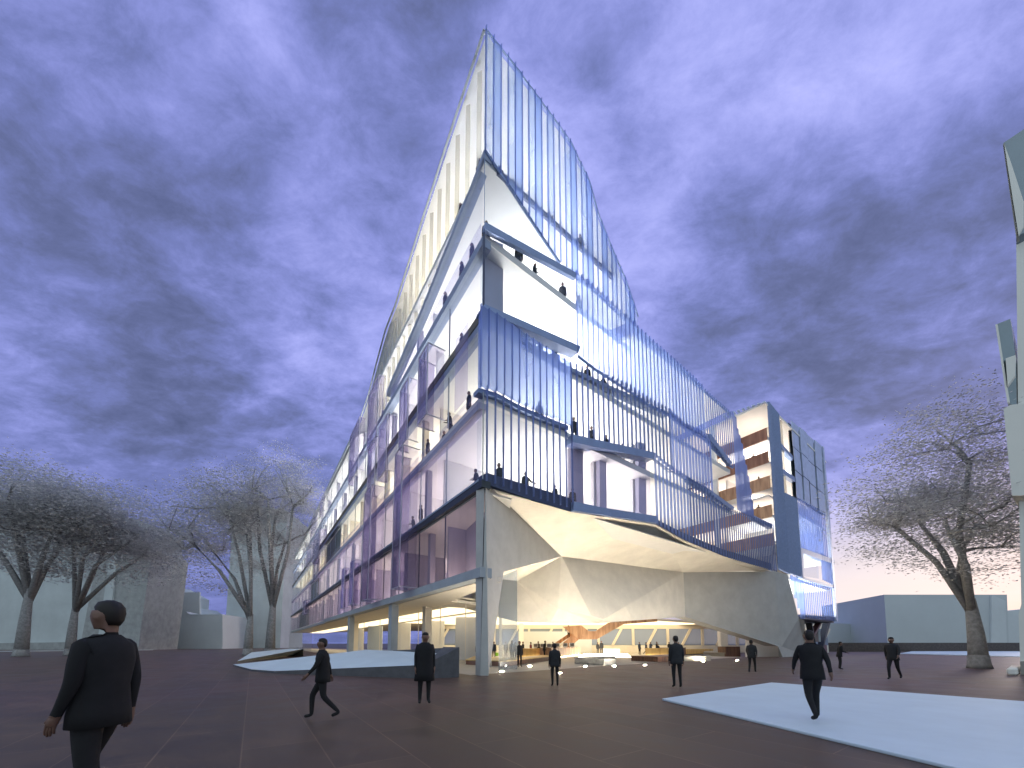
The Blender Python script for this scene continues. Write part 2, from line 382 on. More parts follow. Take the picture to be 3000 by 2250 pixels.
# ------------------------------------------------------------------ ground
g = MB(); g.add([(-2500, -60, 0), (2500, -60, 0), (2500, 2500, 0), (-2500, 2500, 0)], [(0, 1, 2, 3)])
kind(g.build('ground', paving()), 'structure')
MAT['lobby'] = solid('lobby_floor_concrete', (.40, .365, .32), .5, .10, 1.2, bump=.05)
g = MB(); g.extrude([RL(-.2, .6, 0), RL(10, 1.5, 0), RL(36, 3, 0), RL(60, 30, 0), RL(20, 80, 0), RL(0.2, 112, 0)], (0, 0, .006))
kind(g.build('floor', 'lobby'), 'structure')
g = MB(); g.extrude([G(1940, 2052), G(2260, 2003), G(3000, 2060), G(3500, 2098), G(3400, 2404), G(2760, 2250)], (0, 0, .05))
tag(g.build('stone_platform', 'pale_top', bevel=.01), 'low pale blue stone platform in the right foreground with a walker on it', 'platform')
g = MB(); g.extrude([G(2636, 1916), G(2680, 1907.5), G(2995, 1908), G(3200, 1909), G(3200, 1931), G(2990, 1925)], (0, 0, .08))
tag(g.build('stone_platform', 'pale_top'), 'thin pale stone strip far right, lying before the brown wall', 'platform')

# ------------------------------------------------------------------ the library building
B = empty('library_building', (C0.x, C0.y, 0), 'pointed glass library with glowing floors, blue glass fins and a folded concrete base', 'building')

# right facade outlines in plane coordinates (t, z)
crown_top = PR.line([(1421, 88), (1454, 131), (1505, 194), (1584, 302), (1633, 367), (1673, 424), (1698, 478), (1725, 533), (1752, 630), (1784, 712), (1833, 825), (1855, 890), (1868, 930)])
crown_bot = PR.line([(1419, 438), (1505, 565), (1585, 688), (1641, 771), (1683, 806), (1748, 857), (1821, 922), (1869, 968)])
r2_top = PR.line([(1683, 802), (1748, 853), (1868, 965), (1967, 1053), (2033, 1111), (2079, 1157), (2141, 1211)])
r2_bot = PR.line([(1688, 1034), (1748, 1081), (1839, 1139), (1915, 1193), (1961, 1214), (2002, 1249), (2064, 1285), (2138, 1362)])
r3_top = PR.line([(1403, 905), (1459, 936), (1526, 983), (1665, 1070), (1748, 1097), (1838, 1133), (1910, 1180), (1965, 1209), (2002, 1245), (2066, 1275), (2074, 1280)])
r3_bot = PR.line([(1402, 1140), (1458, 1155), (1516, 1187), (1581, 1216), (1666, 1250), (1672, 1278), (1780, 1306), (1912, 1335), (1965, 1378), (2002, 1398), (2075, 1434)])
r4_top = PR.line([(1420, 1148), (1516, 1190), (1672, 1262), (1673, 1290), (1908, 1328), (1950, 1362), (2013, 1403), (2069, 1440), (2118, 1485), (2202, 1514), (2264, 1537)])
r4_bot = PR.line([(1410, 1415), (1567, 1467), (1672, 1498), (1919, 1534), (2007, 1583), (2120, 1629), (2253, 1667)])

# crown screen: overlapping frosted panels above the diagonal
rail = MB()
for a, b in zip(crown_top, crown_top[1:]): rail.bar(PR.P(*a, .05), PR.P(*b, .05), .06, .10)
crown = rail.build('screen_rail', 'band', B)
rail = MB()
for a, b in zip(crown_bot[:4], crown_bot[1:4]): rail.bar(PR.P(*a, -.02), PR.P(*b, -.02), .10, .16)
rail.build('screen_rail', 'band', B)
t, i = .27, 0
while t < 13.5:
    z1, z0 = interp(crown_top, t) + .12, interp(crown_bot, t)
    s1 = (interp(crown_top, t + .25) - interp(crown_top, t - .25)) / 2 if t > .4 else 0
    s0 = (interp(crown_bot, t + .25) - interp(crown_bot, t - .25)) / 2 if t > .4 else -.15
    mt = 'panel' if i % 3 == 0 else 'panel_dense' if i % 3 == 1 else 'panel_light'
    if t > 5 and i % 4 == 2: mt = 'panel_light'
    m = MB(); PR.blade(m, t, z0, z1, .50 if t < 4.5 else .455, (2 if t < 4.5 else -5) + 4 * math.sin(i * 2.1), .025, .06, s1, s0)
    gp = m.build('glass_panel', mt, crown)
    m = MB(); PR.blade(m, t - .25, z0 - .05, z1 + .1, .11, 80, .03, .10, 0, 0); m.build('edge_fin', 'fin', gp)
    t += .5; i += 1
# ledges: wide folded bands
def ledge(pix, o0, o1, mat='band', name='ledge'):
    m = MB(); PR.ppoly(m, pix, o0, o1); return m.build(name, mat, B)
ledge([(1419, 656), (1683, 802), (1683, 820), (1416, 676)], -.10, .12)
ledge([(1416, 896), (1696, 1018), (1690, 1037), (1408, 912)], -.5, .14)
ledge([(1672, 1276), (1910, 1328), (1910, 1348), (1672, 1299)], -.5, .18)
ledge([(1674, 1472), (1755, 1489), (1921, 1515), (1919, 1535), (1672, 1499)], -.5, .22)
ledge([(1412, 1392), (1428, 1386), (1672, 1460), (1672, 1499), (1567, 1468), (1412, 1414)], -.45, .02, 'navy', 'plinth_band')
ledge([(1921, 1517), (2007, 1560), (2120, 1608), (2262, 1650), (2262, 1668), (2120, 1629), (2007, 1583), (1919, 1535)], -.45, -.12, 'navy', 'plinth_band')
ledge([(1459, 936), (1665, 1068), (1960, 1207), (1960, 1216), (1665, 1080), (1459, 950)], -.6, -.08, 'slab')
ledge([(1402, 1136), (1458, 1152), (1516, 1184), (1581, 1213), (1666, 1247), (1666, 1258), (1581, 1226), (1516, 1197), (1458, 1166), (1402, 1148)], -.5, .0, 'band')
ledge([(2066, 1276), (2078, 1272), (2141, 1356), (2136, 1364)], -.2, .12)
ledge([(2012, 1398), (2075, 1434), (2148, 1487), (2146, 1494), (2070, 1446), (2008, 1408)], -.2, .10)
ledge([(2205, 1508), (2262, 1536), (2262, 1548), (2205, 1518)], -.4, .0)
# corner mullions
m = MB(); m.bar(PR.P(0.02, 18.4, .03), PR.P(0.02, 22.7, .03), .10); m.build('corner_post', 'navy', B)
m = MB(); m.bar(PR.P(0.02, 23.3, .02), PR.P(0.02, 27.6, .02), .035); m.build('corner_post', 'band', B)
m = MB(); m.bar(PR.P(0.02, 27.6, .02), PR.P(0.02, 34.9, .02), .04); m.build('corner_post', 'band', B)
m = MB(); m.bar(PR.P(0.05, 9.5, .02), PR.P(0.05, 14.0, .02), .05); m.build('corner_post', 'beam', B)
# ribbon 2 panels
def screen_frame(top, bot, t0, t1, name='screen_rail', off=-.10, h=.07, mat='band'):
    out = None
    for pl in (top, bot):
        m = MB()
        ts = [t0] + [p[0] for p in pl if t0 < p[0] < t1] + [t1]
        for a, b in zip(ts, ts[1:]):
            m.bar(PR.P(a, interp(pl, a), off), PR.P(b, interp(pl, b), off), .06, h)
        out = m.build(name, mat, B)
    return out
def louvres(top, bot, t0, t1, step, w, ang, mat, name, frame, ztop=0.0, zbot=0.0, th=.03, off=.05, skew=0.0, jit=2.0, edge=False):
    t = t0; i = 0
    while t < t1 - 1e-6:
        tt = t if not callable(w) else t
        ww = w(t) if callable(w) else w; aa = ang(t) if callable(ang) else ang
        m = MB(); PR.blade(m, t, interp(bot, t) - zbot, interp(top, t) + ztop, ww, aa + random.uniform(-jit, jit), th, off, skew, skew)
        gp = m.build(name, mat, frame)
        if edge: m = MB(); PR.blade(m, t - step / 2, interp(bot, t) - zbot, interp(top, t) + ztop, .10, 80, .03, off + .05); m.build('edge_fin', 'fin', gp)
        t += step; i += 1
t2a, t2b = PR.px(1692, 810)[0], PR.px(2064, 1150)[0]
fr = screen_frame(r2_top, r2_bot, t2a, PR.px(2141, 1211)[0], h=.22)
louvres(r2_top, r2_bot, t2a, t2b, .5, .49, -8, 'panel', 'glass_panel', fr, .12, .10, .025, .08, -.06, edge=True)
thin_bot = PR.line([(2060, 1285), (2138, 1362)])
louvres(r2_top, thin_bot, t2b + .1, PR.px(2143, 1211)[0], .42, .10, 50, 'fin', 'fin', fr, .12, .1)
# ribbon 3
t3a, t3b, t3c = -.05, PR.px(1665, 1070)[0], PR.px(1962, 1209)[0]
fr = screen_frame(r3_top, r3_bot, t3a, t3b)
louvres(r3_top, r3_bot, t3a + .05, t3b - .1, .49, .48, 3, 'boxpanel', 'glass_panel', fr, .10, .0, .03, .16, -.05, edge=True)
m = MB(); PL.poly(m, [(-.1, 14.1), (.22, 14.1), (.22, 18.2), (-.1, 18.2)], .10, .14); m.build('glass_panel', 'boxpanel', fr)
fr = screen_frame(PR.line([(1665, 1082), (1748, 1107), (1838, 1143), (1910, 1190), (1965, 1217)]), r3_bot, t3b, t3c, off=-.25, h=.05)
louvres(r3_top, r3_bot, t3b + .1, t3c, .5, .12, 68, 'finthin', 'fin', fr, .18, .05, .03, .12)
fr = screen_frame(r3_top, r3_bot, t3c, PR.px(2075, 1280)[0])
louvres(r3_top, r3_bot, t3c + .1, PR.px(2076, 1280)[0], .52, .46, -5, 'fin', 'glass_panel', fr, .12, .1, .03, .1, -.06)
# ribbon 4
t4a, t4b, t4c = .15, PR.px(1672, 1262)[0], PR.px(1912, 1328)[0]
fr = screen_frame(r4_top, r4_bot, t4a, t4b, off=-.3, h=.05)
louvres(r4_top, r4_bot, t4a + .05, t4b + .1, .5, .105, 72, 'finthin', 'fin', fr, .28, -.12, .03, .14)
fr = screen_frame(r4_top, r4_bot, t4c, PR.px(2262, 1540)[0], off=-.2)
louvres(r4_top, r4_bot, t4c + .1, PR.px(2010, 1400)[0], .5, .17, 35, 'fin', 'fin', fr, .12, .05, .03, .12, -.06)
louvres(r4_top, r4_bot, PR.px(2012, 1400)[0] + .2, PR.px(2120, 1480)[0], .5, .15, 70, 'finthin', 'fin', fr, .1, .05, .035, .12)
louvres(r4_top, r4_bot, PR.px(2120, 1480)[0] + .3, PR.px(2264, 1540)[0], .46, .10, 70, 'finthin', 'fin', fr, .05, .1, .03, .1)
# staggered fins at the atrium gap
stg = MB()
stag = [(2144, 1208, 1488), (2151, 1222, 1492), (2157, 1256, 1496), (2163, 1275, 1498), (2170, 1300, 1502), (2176, 1335, 1506), (2182, 1362, 1508), (2189, 1395, 1511), (2195, 1432, 1515), (2200, 1468, 1517)]
for x, y1, y0 in stag:
    t, z1 = PR.px(x, y1); z0 = PR.px(x, y0)[1]
    PR.blade(stg, t, z0, z1, .42, 4, .03, .1, -.05)
stg.build('stepped_screen', 'fin', B)
# window panes of the openings on the right facade
def pane(pix, off, mat='clear', name='window_pane', pl=PR):
    m = MB(); pl.ppoly(m, pix, off, off + .02); return m.build(name, mat, B)
pane([(1419, 445), (1640, 771), (1682, 800), (1419, 656)], -.06)
pane([(1417, 676), (1684, 820), (1690, 1018), (1416, 896)], -.30)
pane([(1672, 1299), (1910, 1348), (1919, 1515), (1755, 1487), (1674, 1470)], -.25, 'lilac')
pane([(1667, 1078), (1965, 1214), (1965, 1370), (1912, 1328), (1672, 1276)], -.45)
pane([(1412, 1162), (1668, 1265), (1672, 1462), (1412, 1392)], -.48)

# floors with added fill strips, inner walls
RW, LW = 28.6, 112.0
up_rl = [(.25, .25), (12.0, .25), (2.0, 60), (.25, 60)]
full = [(.25, .25), (RW, .25), (RW, 20), (9, 20), (9, LW), (.25, LW)]
crown_floor = [(.25, .25), (12.8, .25), (9, 8), (9, LW), (.25, LW)]
strip_mats = {1: ('fill_dim', None), 2: ('fill_rose', 'fill_white'), 3: ('fill_cream', 'fill_white'), 4: ('fill_white', 'fill_hot'), 5: ('fill_white', 'fill_hot')}
def add_fill(pts, z, mat, par):                  # added glowing floor strips, unseen from below, to brighten walls and ceilings
    m = MB(); slab(m, pts, z + .05, .045); return m.build('hidden_fill_strip', mat, par)
left2 = [(.25, .25), (2, .25), (9, 12), (9, LW), (.25, LW)]
for k in (2, 3, 4, 5):
    m = MB(); slab(m, left2 if k == 2 else crown_floor if k == 5 else full, LV[k], .42); fl = m.build('floor_slab', 'white', B)
    if k == 2: m = MB(); slab(m, [(2.02, .27), (RW, .25), (RW, 6.9), (6.2, 6.9)], LV[k], .06); m.build('floor_slab', 'white', B)
    lm, rm = strip_mats[k]
    for l0, l1 in ((6, 26), (26, 56), (56, LW - 2)): add_fill([(3.4, l0), (4.4, l0), (4.4, l1 - .3), (3.4, l1 - .3)], LV[k], lm, fl)
    if k == 5: add_fill([(3.4, 1.8), (11, 1.8), (10.5, 2.8), (3.4, 2.8)], LV[k], 'fill_crown', fl); continue
    add_fill([(4.2, 3.2), (14, 3.2), (14, 4.2), (4.2, 4.2)], LV[k], rm, fl); add_fill([(14.3, 3.2), (RW - 1, 3.2), (RW - 1, 4.2), (14.3, 4.2)], LV[k], 'fill_soft' if k == 4 else 'fill_low', fl)
m = MB(); slab(m, [(13.4, .25), (RW, .25), (RW, 20), (5.4, 20), (5.2, 18.4)], 24.5, .25); m.build('roof_slab', 'white', B)
m = MB(); slab(m, [(.25, 30.2), (5.3, 18.8), (9, 18.8), (9, LW), (.25, LW)], 26.65, .3); m.build('roof_slab', 'white', B)
m = MB(); slab(m, [(.1, .1), (10.9, .1), (2.5, 22), (.1, 22)], LV[6], .35); fl = m.build('floor_slab', 'white', B)
add_fill([(1.8, 1.8), (8.6, 1.8), (7.6, 3.0), (1.8, 3.0)], LV[6], 'fill_crown', fl); add_fill([(1.0, 4), (1.9, 4), (1.6, 14), (.9, 14)], LV[6], 'fill_cream', fl)
m = MB(); PR.poly(m, [(.9, LV[6] - .38), (10.8, LV[6] - .38), (10.8, LV[6] + .02), (.9, LV[6] + .02)], -.16, -.05); m.build('floor_edge', 'navy', fl)
# inner walls
w = MB()
for k in (2, 3, 4, 5):
    z0, z1 = LV[k], (LV[k + 1] - .42 if k < 5 else 26.3)
    if k == 4: w.add([RL(12.8, 7.0, z1), RL(RW, 7.0, z1), RL(RW, 7.0, 24.25), RL(12.8, 7.0, 24.25)], [(0, 1, 2, 3)])
    if k < 5: w.add([RL(7.8, 7.0, z0), RL(RW, 7.0, z0), RL(RW, 7.0, z1), RL(7.8, 7.0, z1)], [(0, 1, 2, 3)])
    w.add([RL(7.8, 7.0, z0), RL(7.8, LW, z0), RL(7.8, LW, z1), RL(7.8, 7.0, z1)], [(0, 1, 2, 3)])
w.build('inner_wall', 'white', B)
w = MB(); w.add([RL(7.8, 14, LV[1]), RL(7.8, LW, LV[1]), RL(7.8, LW, LV[2] - .42), RL(7.8, 14, LV[2] - .42)], [(0, 1, 2, 3)])
w.add([RL(1.4, .7, LV[1]), RL(3.2, 10, LV[1]), RL(7.8, 14, LV[1]), RL(7.8, 14, LV[2] - .42), RL(3.2, 10, LV[2] - .42), RL(1.4, .7, LV[2] - .42)], [(0, 1, 4, 5), (1, 2, 3, 4)]); w.build('inner_wall', 'blinds', B)
# crown roof: ruled between its right edge and its left edge
crown_left = PL.line([(1421, 88), (1330, 362), (1240, 640), (1159, 895), (1131, 965), (1106, 1056), (1081, 1155), (1040, 1275)])
def resample(pl, n):
    t0, t1 = pl[0][0], pl[-1][0]; return [(lerp(t0, t1, i / n), interp(pl, lerp(t0, t1, i / n))) for i in range(n + 1)]
a, b = resample(crown_top, 14), resample(crown_left, 14)
m = MB(); vs = [PR.P(t, z - .05, -.12) for t, z in a] + [PL.P(t, z - .05, -.12) for t, z in b]
m.add(vs, [(i, i + 1, 15 + i + 1, 15 + i) for i in range(14)])
roof = m.build('roof', 'white', B)
m = MB()                                    # the eaves strip along the left edge of the crown
for p, q in zip(crown_left, crown_left[1:]): m.bar(PL.P(*p, .04), PL.P(*q, .04), .12, .10)
m.build('eaves', 'beam', roof)
# far part of the building beyond the crown
roof_far = PL.line([(1040, 1275), (1000, 1344), (950, 1440), (910, 1533), (893, 1600)])

# ---- right facade: columns and wall panels seen through the openings
def inner(pix, off, mat, th=.05, name='wall_panel'):
    m = MB(); PR.ppoly(m, pix, off, off - th, off); return m.build(name, mat, B)
inner([(1416, 690), (1474, 716), (1474, 925), (1414, 905)], -.9, 'blinds')
for x0, x1 in ((1672, 1708), (1756, 1776), (1870, 1892)):
    inner([(x0, 1295), (x1, 1300), (x1 + 2, 1512), (x0 + 2, 1500)], -.8, 'blinds', .3, 'column')
for x0, x1 in ((1738, 1756), (1853, 1870)):
    inner([(x0, 1300), (x1, 1306), (x1 + 2, 1512), (x0 + 2, 1500)], -1.2, 'white', .3, 'column')

# ---- concrete base
Q = D(1645, 1630, 29.0); Rv = D(2002, 1677, 37.5); Rb = D(2008, 1807, 37.5)
ps = lambda x, y, off=0.0: PR.P(*PR.px(x, y, off), off)
K1 = D(1476, 1675, 19.6); V1 = D(1515, 1702, 30); V1b = D(1515, 1822, 30)
leg_t = ps(1423, 1416); leg_k = ps(1448, 1437)
soff = MB()
sv = [leg_k, ps(1567, 1470), ps(1672, 1500), ps(1919, 1536), ps(2007, 1585), ps(2120, 1631), ps(2253, 1669), Rv, Q]
c = sum(sv, Vector()) / len(sv)
sv2 = [p.copy() for p in sv]
soff.add(sv, [(0, 1, 8), (1, 2, 8), (2, 3, 8), (3, 7, 8), (3, 4, 7), (4, 5, 7), (5, 6, 7)])
soff.add([p + Vector((0, 0, .06)) for p in sv], [(8, 1, 0), (8, 2, 1), (8, 3, 2), (8, 7, 3), (7, 4, 3), (7, 5, 4), (7, 6, 5)])
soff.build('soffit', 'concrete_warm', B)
# left leg: a solid folded blade
lb, lb2 = G(1406.8, 1979.5), G(1431, 1979.5)
front = [leg_t, leg_k, Q, K1, lb2, lb]
leg = MB()
bk = dL * .55
leg.add(front, [(0, 1, 2), (0, 2, 3), (0, 3, 4), (0, 4, 5)])
cl = [PL.P(.0, leg_t.z, .02), PL.P(.42, leg_t.z - .1, .02), PL.P(.30, 0, .02), lb]
leg.add([leg_t + Vector((-.06, 0, 0)), PL.P(.55, leg_t.z - .02, 0), PL.P(.45, 0, 0), lb + Vector((-.005, 0, 0))], [(0, 1, 2, 3)])
leg.add([K1, lb2, lb2 + bk * .6, K1 + bk], [(0, 1, 2, 3)])
leg.add([K1, Q, Q + Vector((0, 0, .5)), K1 + bk], [(0, 1, 2, 3)])
leg.add([PL.P(.55, leg_t.z - .02, 0), PL.P(.45, 0, 0), lb2 + bk * .6, K1 + bk], [(0, 1, 2, 3)])
leg.build('concrete_leg', 'concrete', B)
# hanging faceted bowl of the hall above
V2, V3, V4 = D(1635, 1783, 29), D(1733, 1806, 29), D(1768, 1815, 29.4)
V5, V6, V7 = D(1832, 1777, 31), D(1855, 1818, 31.5), D(1612, 1824, 29.6)
V8 = D(1752, 1826, 30.2)
bowl = MB()
vs = [Q, K1, V1, V1b, V7, V2, V3, V4, V5, V6, Rv, Rb, V8, D(1472, 1697, 24)]
W1, W2 = RL(6.5, 14, 8.9), RL(6.5, 14, 4.6)
bowl.add([V1, W1, W2, V1b, D(1472, 1697, 24), RL(2.2, 4, 8.9)], [(0, 1, 2), (0, 2, 3), (4, 1, 0), (4, 5, 1)])
bowl.add(vs, [(0, 1, 13), (0, 13, 2), (0, 2, 5), (0, 5, 6), (0, 6, 7), (0, 7, 8), (0, 8, 10), (10, 8, 9), (10, 9, 11), (2, 3, 4), (2, 4, 5), (5, 4, 12), (5, 12, 6), (6, 12, 7), (7, 12, 8), (8, 12, 9)])
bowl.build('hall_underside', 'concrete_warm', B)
# right leg: bluish front face, side face and a bright return
T1, T2, T3, T4 = ps(2268, 1673), ps(2290, 1894), ps(2280, 1893), Rb
leg = MB()
ft = ps(2293, 1924); ft.z = 0; fo = G(2364, 1921)
leg.add([Rv, T1, T2, T3, Rb], [(0, 1, 2, 3, 4)])
S1, S2, S3 = D(2308, 1684, T1.y + 1.0), D(2340, 1812, T1.y + 1.5), D(2356, 1817, T1.y + 1.7)
leg.add([T1, S1, S2, S3, fo, ft, T2], [(0, 1, 2, 3, 4, 5, 6)])
leg.add([T3, T2, ft, ft + Vector((-.25, .25, 0))], [(0, 1, 2, 3)])
leg.add([Rb, T3, T3 + dL * 1.2, Rb + dL * 1.2], [(0, 1, 2, 3)])
leg.build('concrete_leg', 'concrete', B)
m = MB(); a, b = G(2192, 1925), G(2281, 1924)
m.hexa([a, b, b + dL * .3, a + dL * .3], [D(2192, 1866, a.y), D(2281, 1894, b.y), D(2281, 1894, b.y) + dL * .3, D(2192, 1866, a.y) + dL * .3])
m.build('base_wall', 'white', B)

# added in-ground uplights, no known fixtures, to wash the concrete from below
for n_, (x, y) in enumerate([(1552, 1952), (1630, 1950), (1715, 1953), (1800, 1952), (1890, 1949), (1975, 1943), (2060, 1938), (2160, 1935), (1470, 1968), (1640, 1972)]):
    p = G(x, y); m = MB(); m.tube([p, p + Vector((0, 0, .02))], [.09, .09], 12); lo_ = m.build('added_uplight', 'uplight_fill', B)
    m = MB(); m.tube([p, p + Vector((0, 0, .014))], [.13, .13], 12); m.build('rim', 'dark', lo_)
# ---- left facade
def lband(pix, o0, o1, mat, name='floor_edge'):
    m = MB(); PL.ppoly(m, pix, o0, o1); return m.build(name, mat, B)
def lz(y, x=1408): return PL.px(x, y)[1]
def hband(y0, y1, t0, t1, o0, o1, mat, name='floor_edge'):
    m = MB(); PL.poly(m, [(t0, lz(y0)), (t1, lz(y0)), (t1, lz(y1)), (t0, lz(y1))], o0, o1); return m.build(name, mat, B)
hband(1662, 1691, -.02, 48, -.6, .06, 'beam', 'main_beam')
hband(1662, 1691, 48, LW, -.6, -.3, 'beam', 'main_beam')
hband(1408, 1428, -.02, LW, -.5, .0, 'dark')
hband(1400, 1407, .3, LW, -.5, .03, 'slab')
hband(1132, 1190, .25, LW, -.5, .0, 'lilac', 'balustrade')
hband(1172, 1190, .3, LW, -.45, -.03, 'blinds')
hband(912, 936, .3, LW, -.5, .0, 'olive')
hband(936, 958, .3, LW, -.5, -.04, 'slab')
hband(703, 727, .1, LW, -.5, .02, 'slab')
hband(655, 700, .3, 16, -.03, .0, 'lilac', 'balustrade')
m = MB(); PL.ppoly(m, [(1418, 440), (1383, 535), (1237, 898), (1133, 1145), (1133, 1160), (1237, 915), (1381, 556), (1417, 462)], -.5, .02); m.build('floor_edge', 'slab', B)
# soffit under main beam and the ground-floor ceiling
m = MB(); slab(m, [(.6, .5), (1.5, .5), (3.2, 10), (9.2, 12.5), (9.2, LW), (.6, LW)], 4.86, .25); ceil = m.build('lobby_ceiling', 'cream', B)
m = MB(); slab(m, [(9.4, 13.5), (60, 13.5), (60, 44), (20, 80), (9.4, 100)], 4.86, .25); m.build('lobby_ceiling', 'cream', B)
for pts in ([(5, 14), (8.8, 14), (8.8, 30), (5, 30)], [(5, 31), (8.8, 31), (8.8, LW - 2), (5, LW - 2)]):
    m = MB(); slab(m, pts, 4.60, .03); m.build('ceiling_light', 'lamp_lobby', ceil)
for pts in ([(10, 14.5), (26, 14.5), (26, 40), (10, 40)], [(26.6, 14.5), (50, 14.5), (40, 50), (26.6, 42)]):
    m = MB(); slab(m, pts, 4.60, .03); m.build('ceiling_light', 'lamp_lobby', ceil)
m = MB(); m.extrude([G(1692, 1926), G(1850, 1926), G(1838, 1915), G(1712, 1915)], (0, 0, .012)); m.build('floor_fill_patch', 'floor_glow', ceil)  # bright floor patch made to glow, added to light the hall underside
# first floor behind the left glass, with its pale lining
m = MB(); slab(m, [(.3, .6), (1.4, .6), (3.2, 10), (9, 12.6), (9, LW), (.3, LW)], LV[1] + .02, .14); fl = m.build('floor_slab', 'cream', B)
add_fill([(.9, 2), (1.3, 2), (2.2, 9), (1.5, 9)], LV[1] + .02, 'fill_dim', fl); add_fill([(3.4, 14), (4.4, 14), (4.4, 50), (3.4, 50)], LV[1] + .02, 'fill_rose', fl); add_fill([(3.4, 50.5), (4.4, 50.5), (4.4, LW - 1), (3.4, LW - 1)], LV[1] + .02, 'fill_rose', fl)
# glazing by storey with slim mullions
def glazing(z0, z1, t0, t1, off, mat, step, mm='navy', mw=.05):
    m = MB(); PL.poly(m, [(t0, z0), (t1, z0), (t1, z1), (t0, z1)], off, off + .015); gz = m.build('glazing', mat, B)
    f = MB(); t = t0 + step
    while t < t1:
        PL.poly(f, [(t, z0), (t + mw, z0), (t + mw, z1), (t, z1)], off - .08, off - .01); t += step
    f.build('mullion_row', mm, gz); return gz
glazing(LV[1] + .1, lz(1433), .5, LW, -.22, 'pink', 4.2)
glazing(lz(1400), lz(1190), .3, LW, -.15, 'lilac', 4.2, 'beam')
glazing(lz(1132), lz(958), .3, LW, -.2, 'clear', 4.2, 'beam')
glazing(lz(912), lz(727), .3, LW, -.2, 'clear', 4.2)
glazing(lz(703) + .05, 26.3, 30.4, LW, -.12, 'clear', 4.2, 'beam', .04)
m = MB(); PL.poly(m, [(.3, lz(703)), (21, lz(703)), (17.2, 23.4), (8.7, 25.0), (1.4, 26.7), (.3, 27.2)], -.12, -.10); m.build('glazing', 'clear', B)
# crown left glass sheet up to the sloping eaves
m = MB(); tz = [(t, z - .1) for t, z in crown_left]
lowl = PL.line([(1417, 462), (1381, 556), (1237, 915), (1133, 1160)])
PL.poly(m, tz + [(tz[-1][0], 22.4), (21, 22.4)] + [(t, z) for t, z in lowl[::-1]], -.1, -.08); m.build('crown_glazing', 'clear', B)
m = MB(); t = 1.2
while t < 26:
    PL.blade(m, t, interp(lowl, t), interp(crown_left, t) - .3, .30, 40, .02, -.35); t += 1.4
m.build('crown_curtain', glass('pale_curtain', (.95, .93, .86), .35, (.85, .82, .74), .03), B)
# partitions, columns and curtains behind the left glass
random.seed(3)
for k, mat in ((1, 'blinds'), (2, 'white'), (3, 'cream'), (4, 'white'), (5, 'white')):
    z0 = LV[k] + .03; z1 = (LV[k + 1] - .43) if k < 5 else 26.3
    l = 5.5 + k * .8
    while l < 100:
        m = MB(); w_ = random.uniform(2.5, 5.5); m.box((RL(1.2 + w_ / 2, l, (z0 + z1) / 2)), (w_, .14, z1 - z0), math.atan2(dR.y, dR.x)); m.build('partition', mat, B)
        m = MB(); m.box(RL(1.0, l + 2.2, (z0 + z1) / 2), (.38, .38, z1 - z0), math.atan2(dR.y, dR.x)); m.build('column', 'blinds' if k != 3 else 'cream', B)
        l += random.uniform(6.5, 10)
# dark blinds drawn on a few bays
for z0, z1, t0, t1 in ((lz(1132), lz(960), 40, 52), (lz(1395), lz(1192), 60, 70), (LV[1] + .2, lz(1440), 72, 90)):
    m = MB(); PL.poly(m, [(t0, z0), (t1, z0), (t1, z1), (t0, z1)], -.6, -.5); m.build('drawn_blind', 'olive', B)
# vertical slats at the low far end
m = MB(); t = 46
while t < LW:
    PL.blade(m, t, 0.1 if t > 60 else 5.1, 8.0, .05, 80, .03, .10); t += 1.5
m.build('slat_screen', 'beam', B)
# far roof parapet of the left wing
m = MB(); PL.poly(m, [(29, 26.55), (LW, 26.55), (LW, 27.1), (29, 27.1)], -.3, .05); m.build('parapet', 'beam', B)

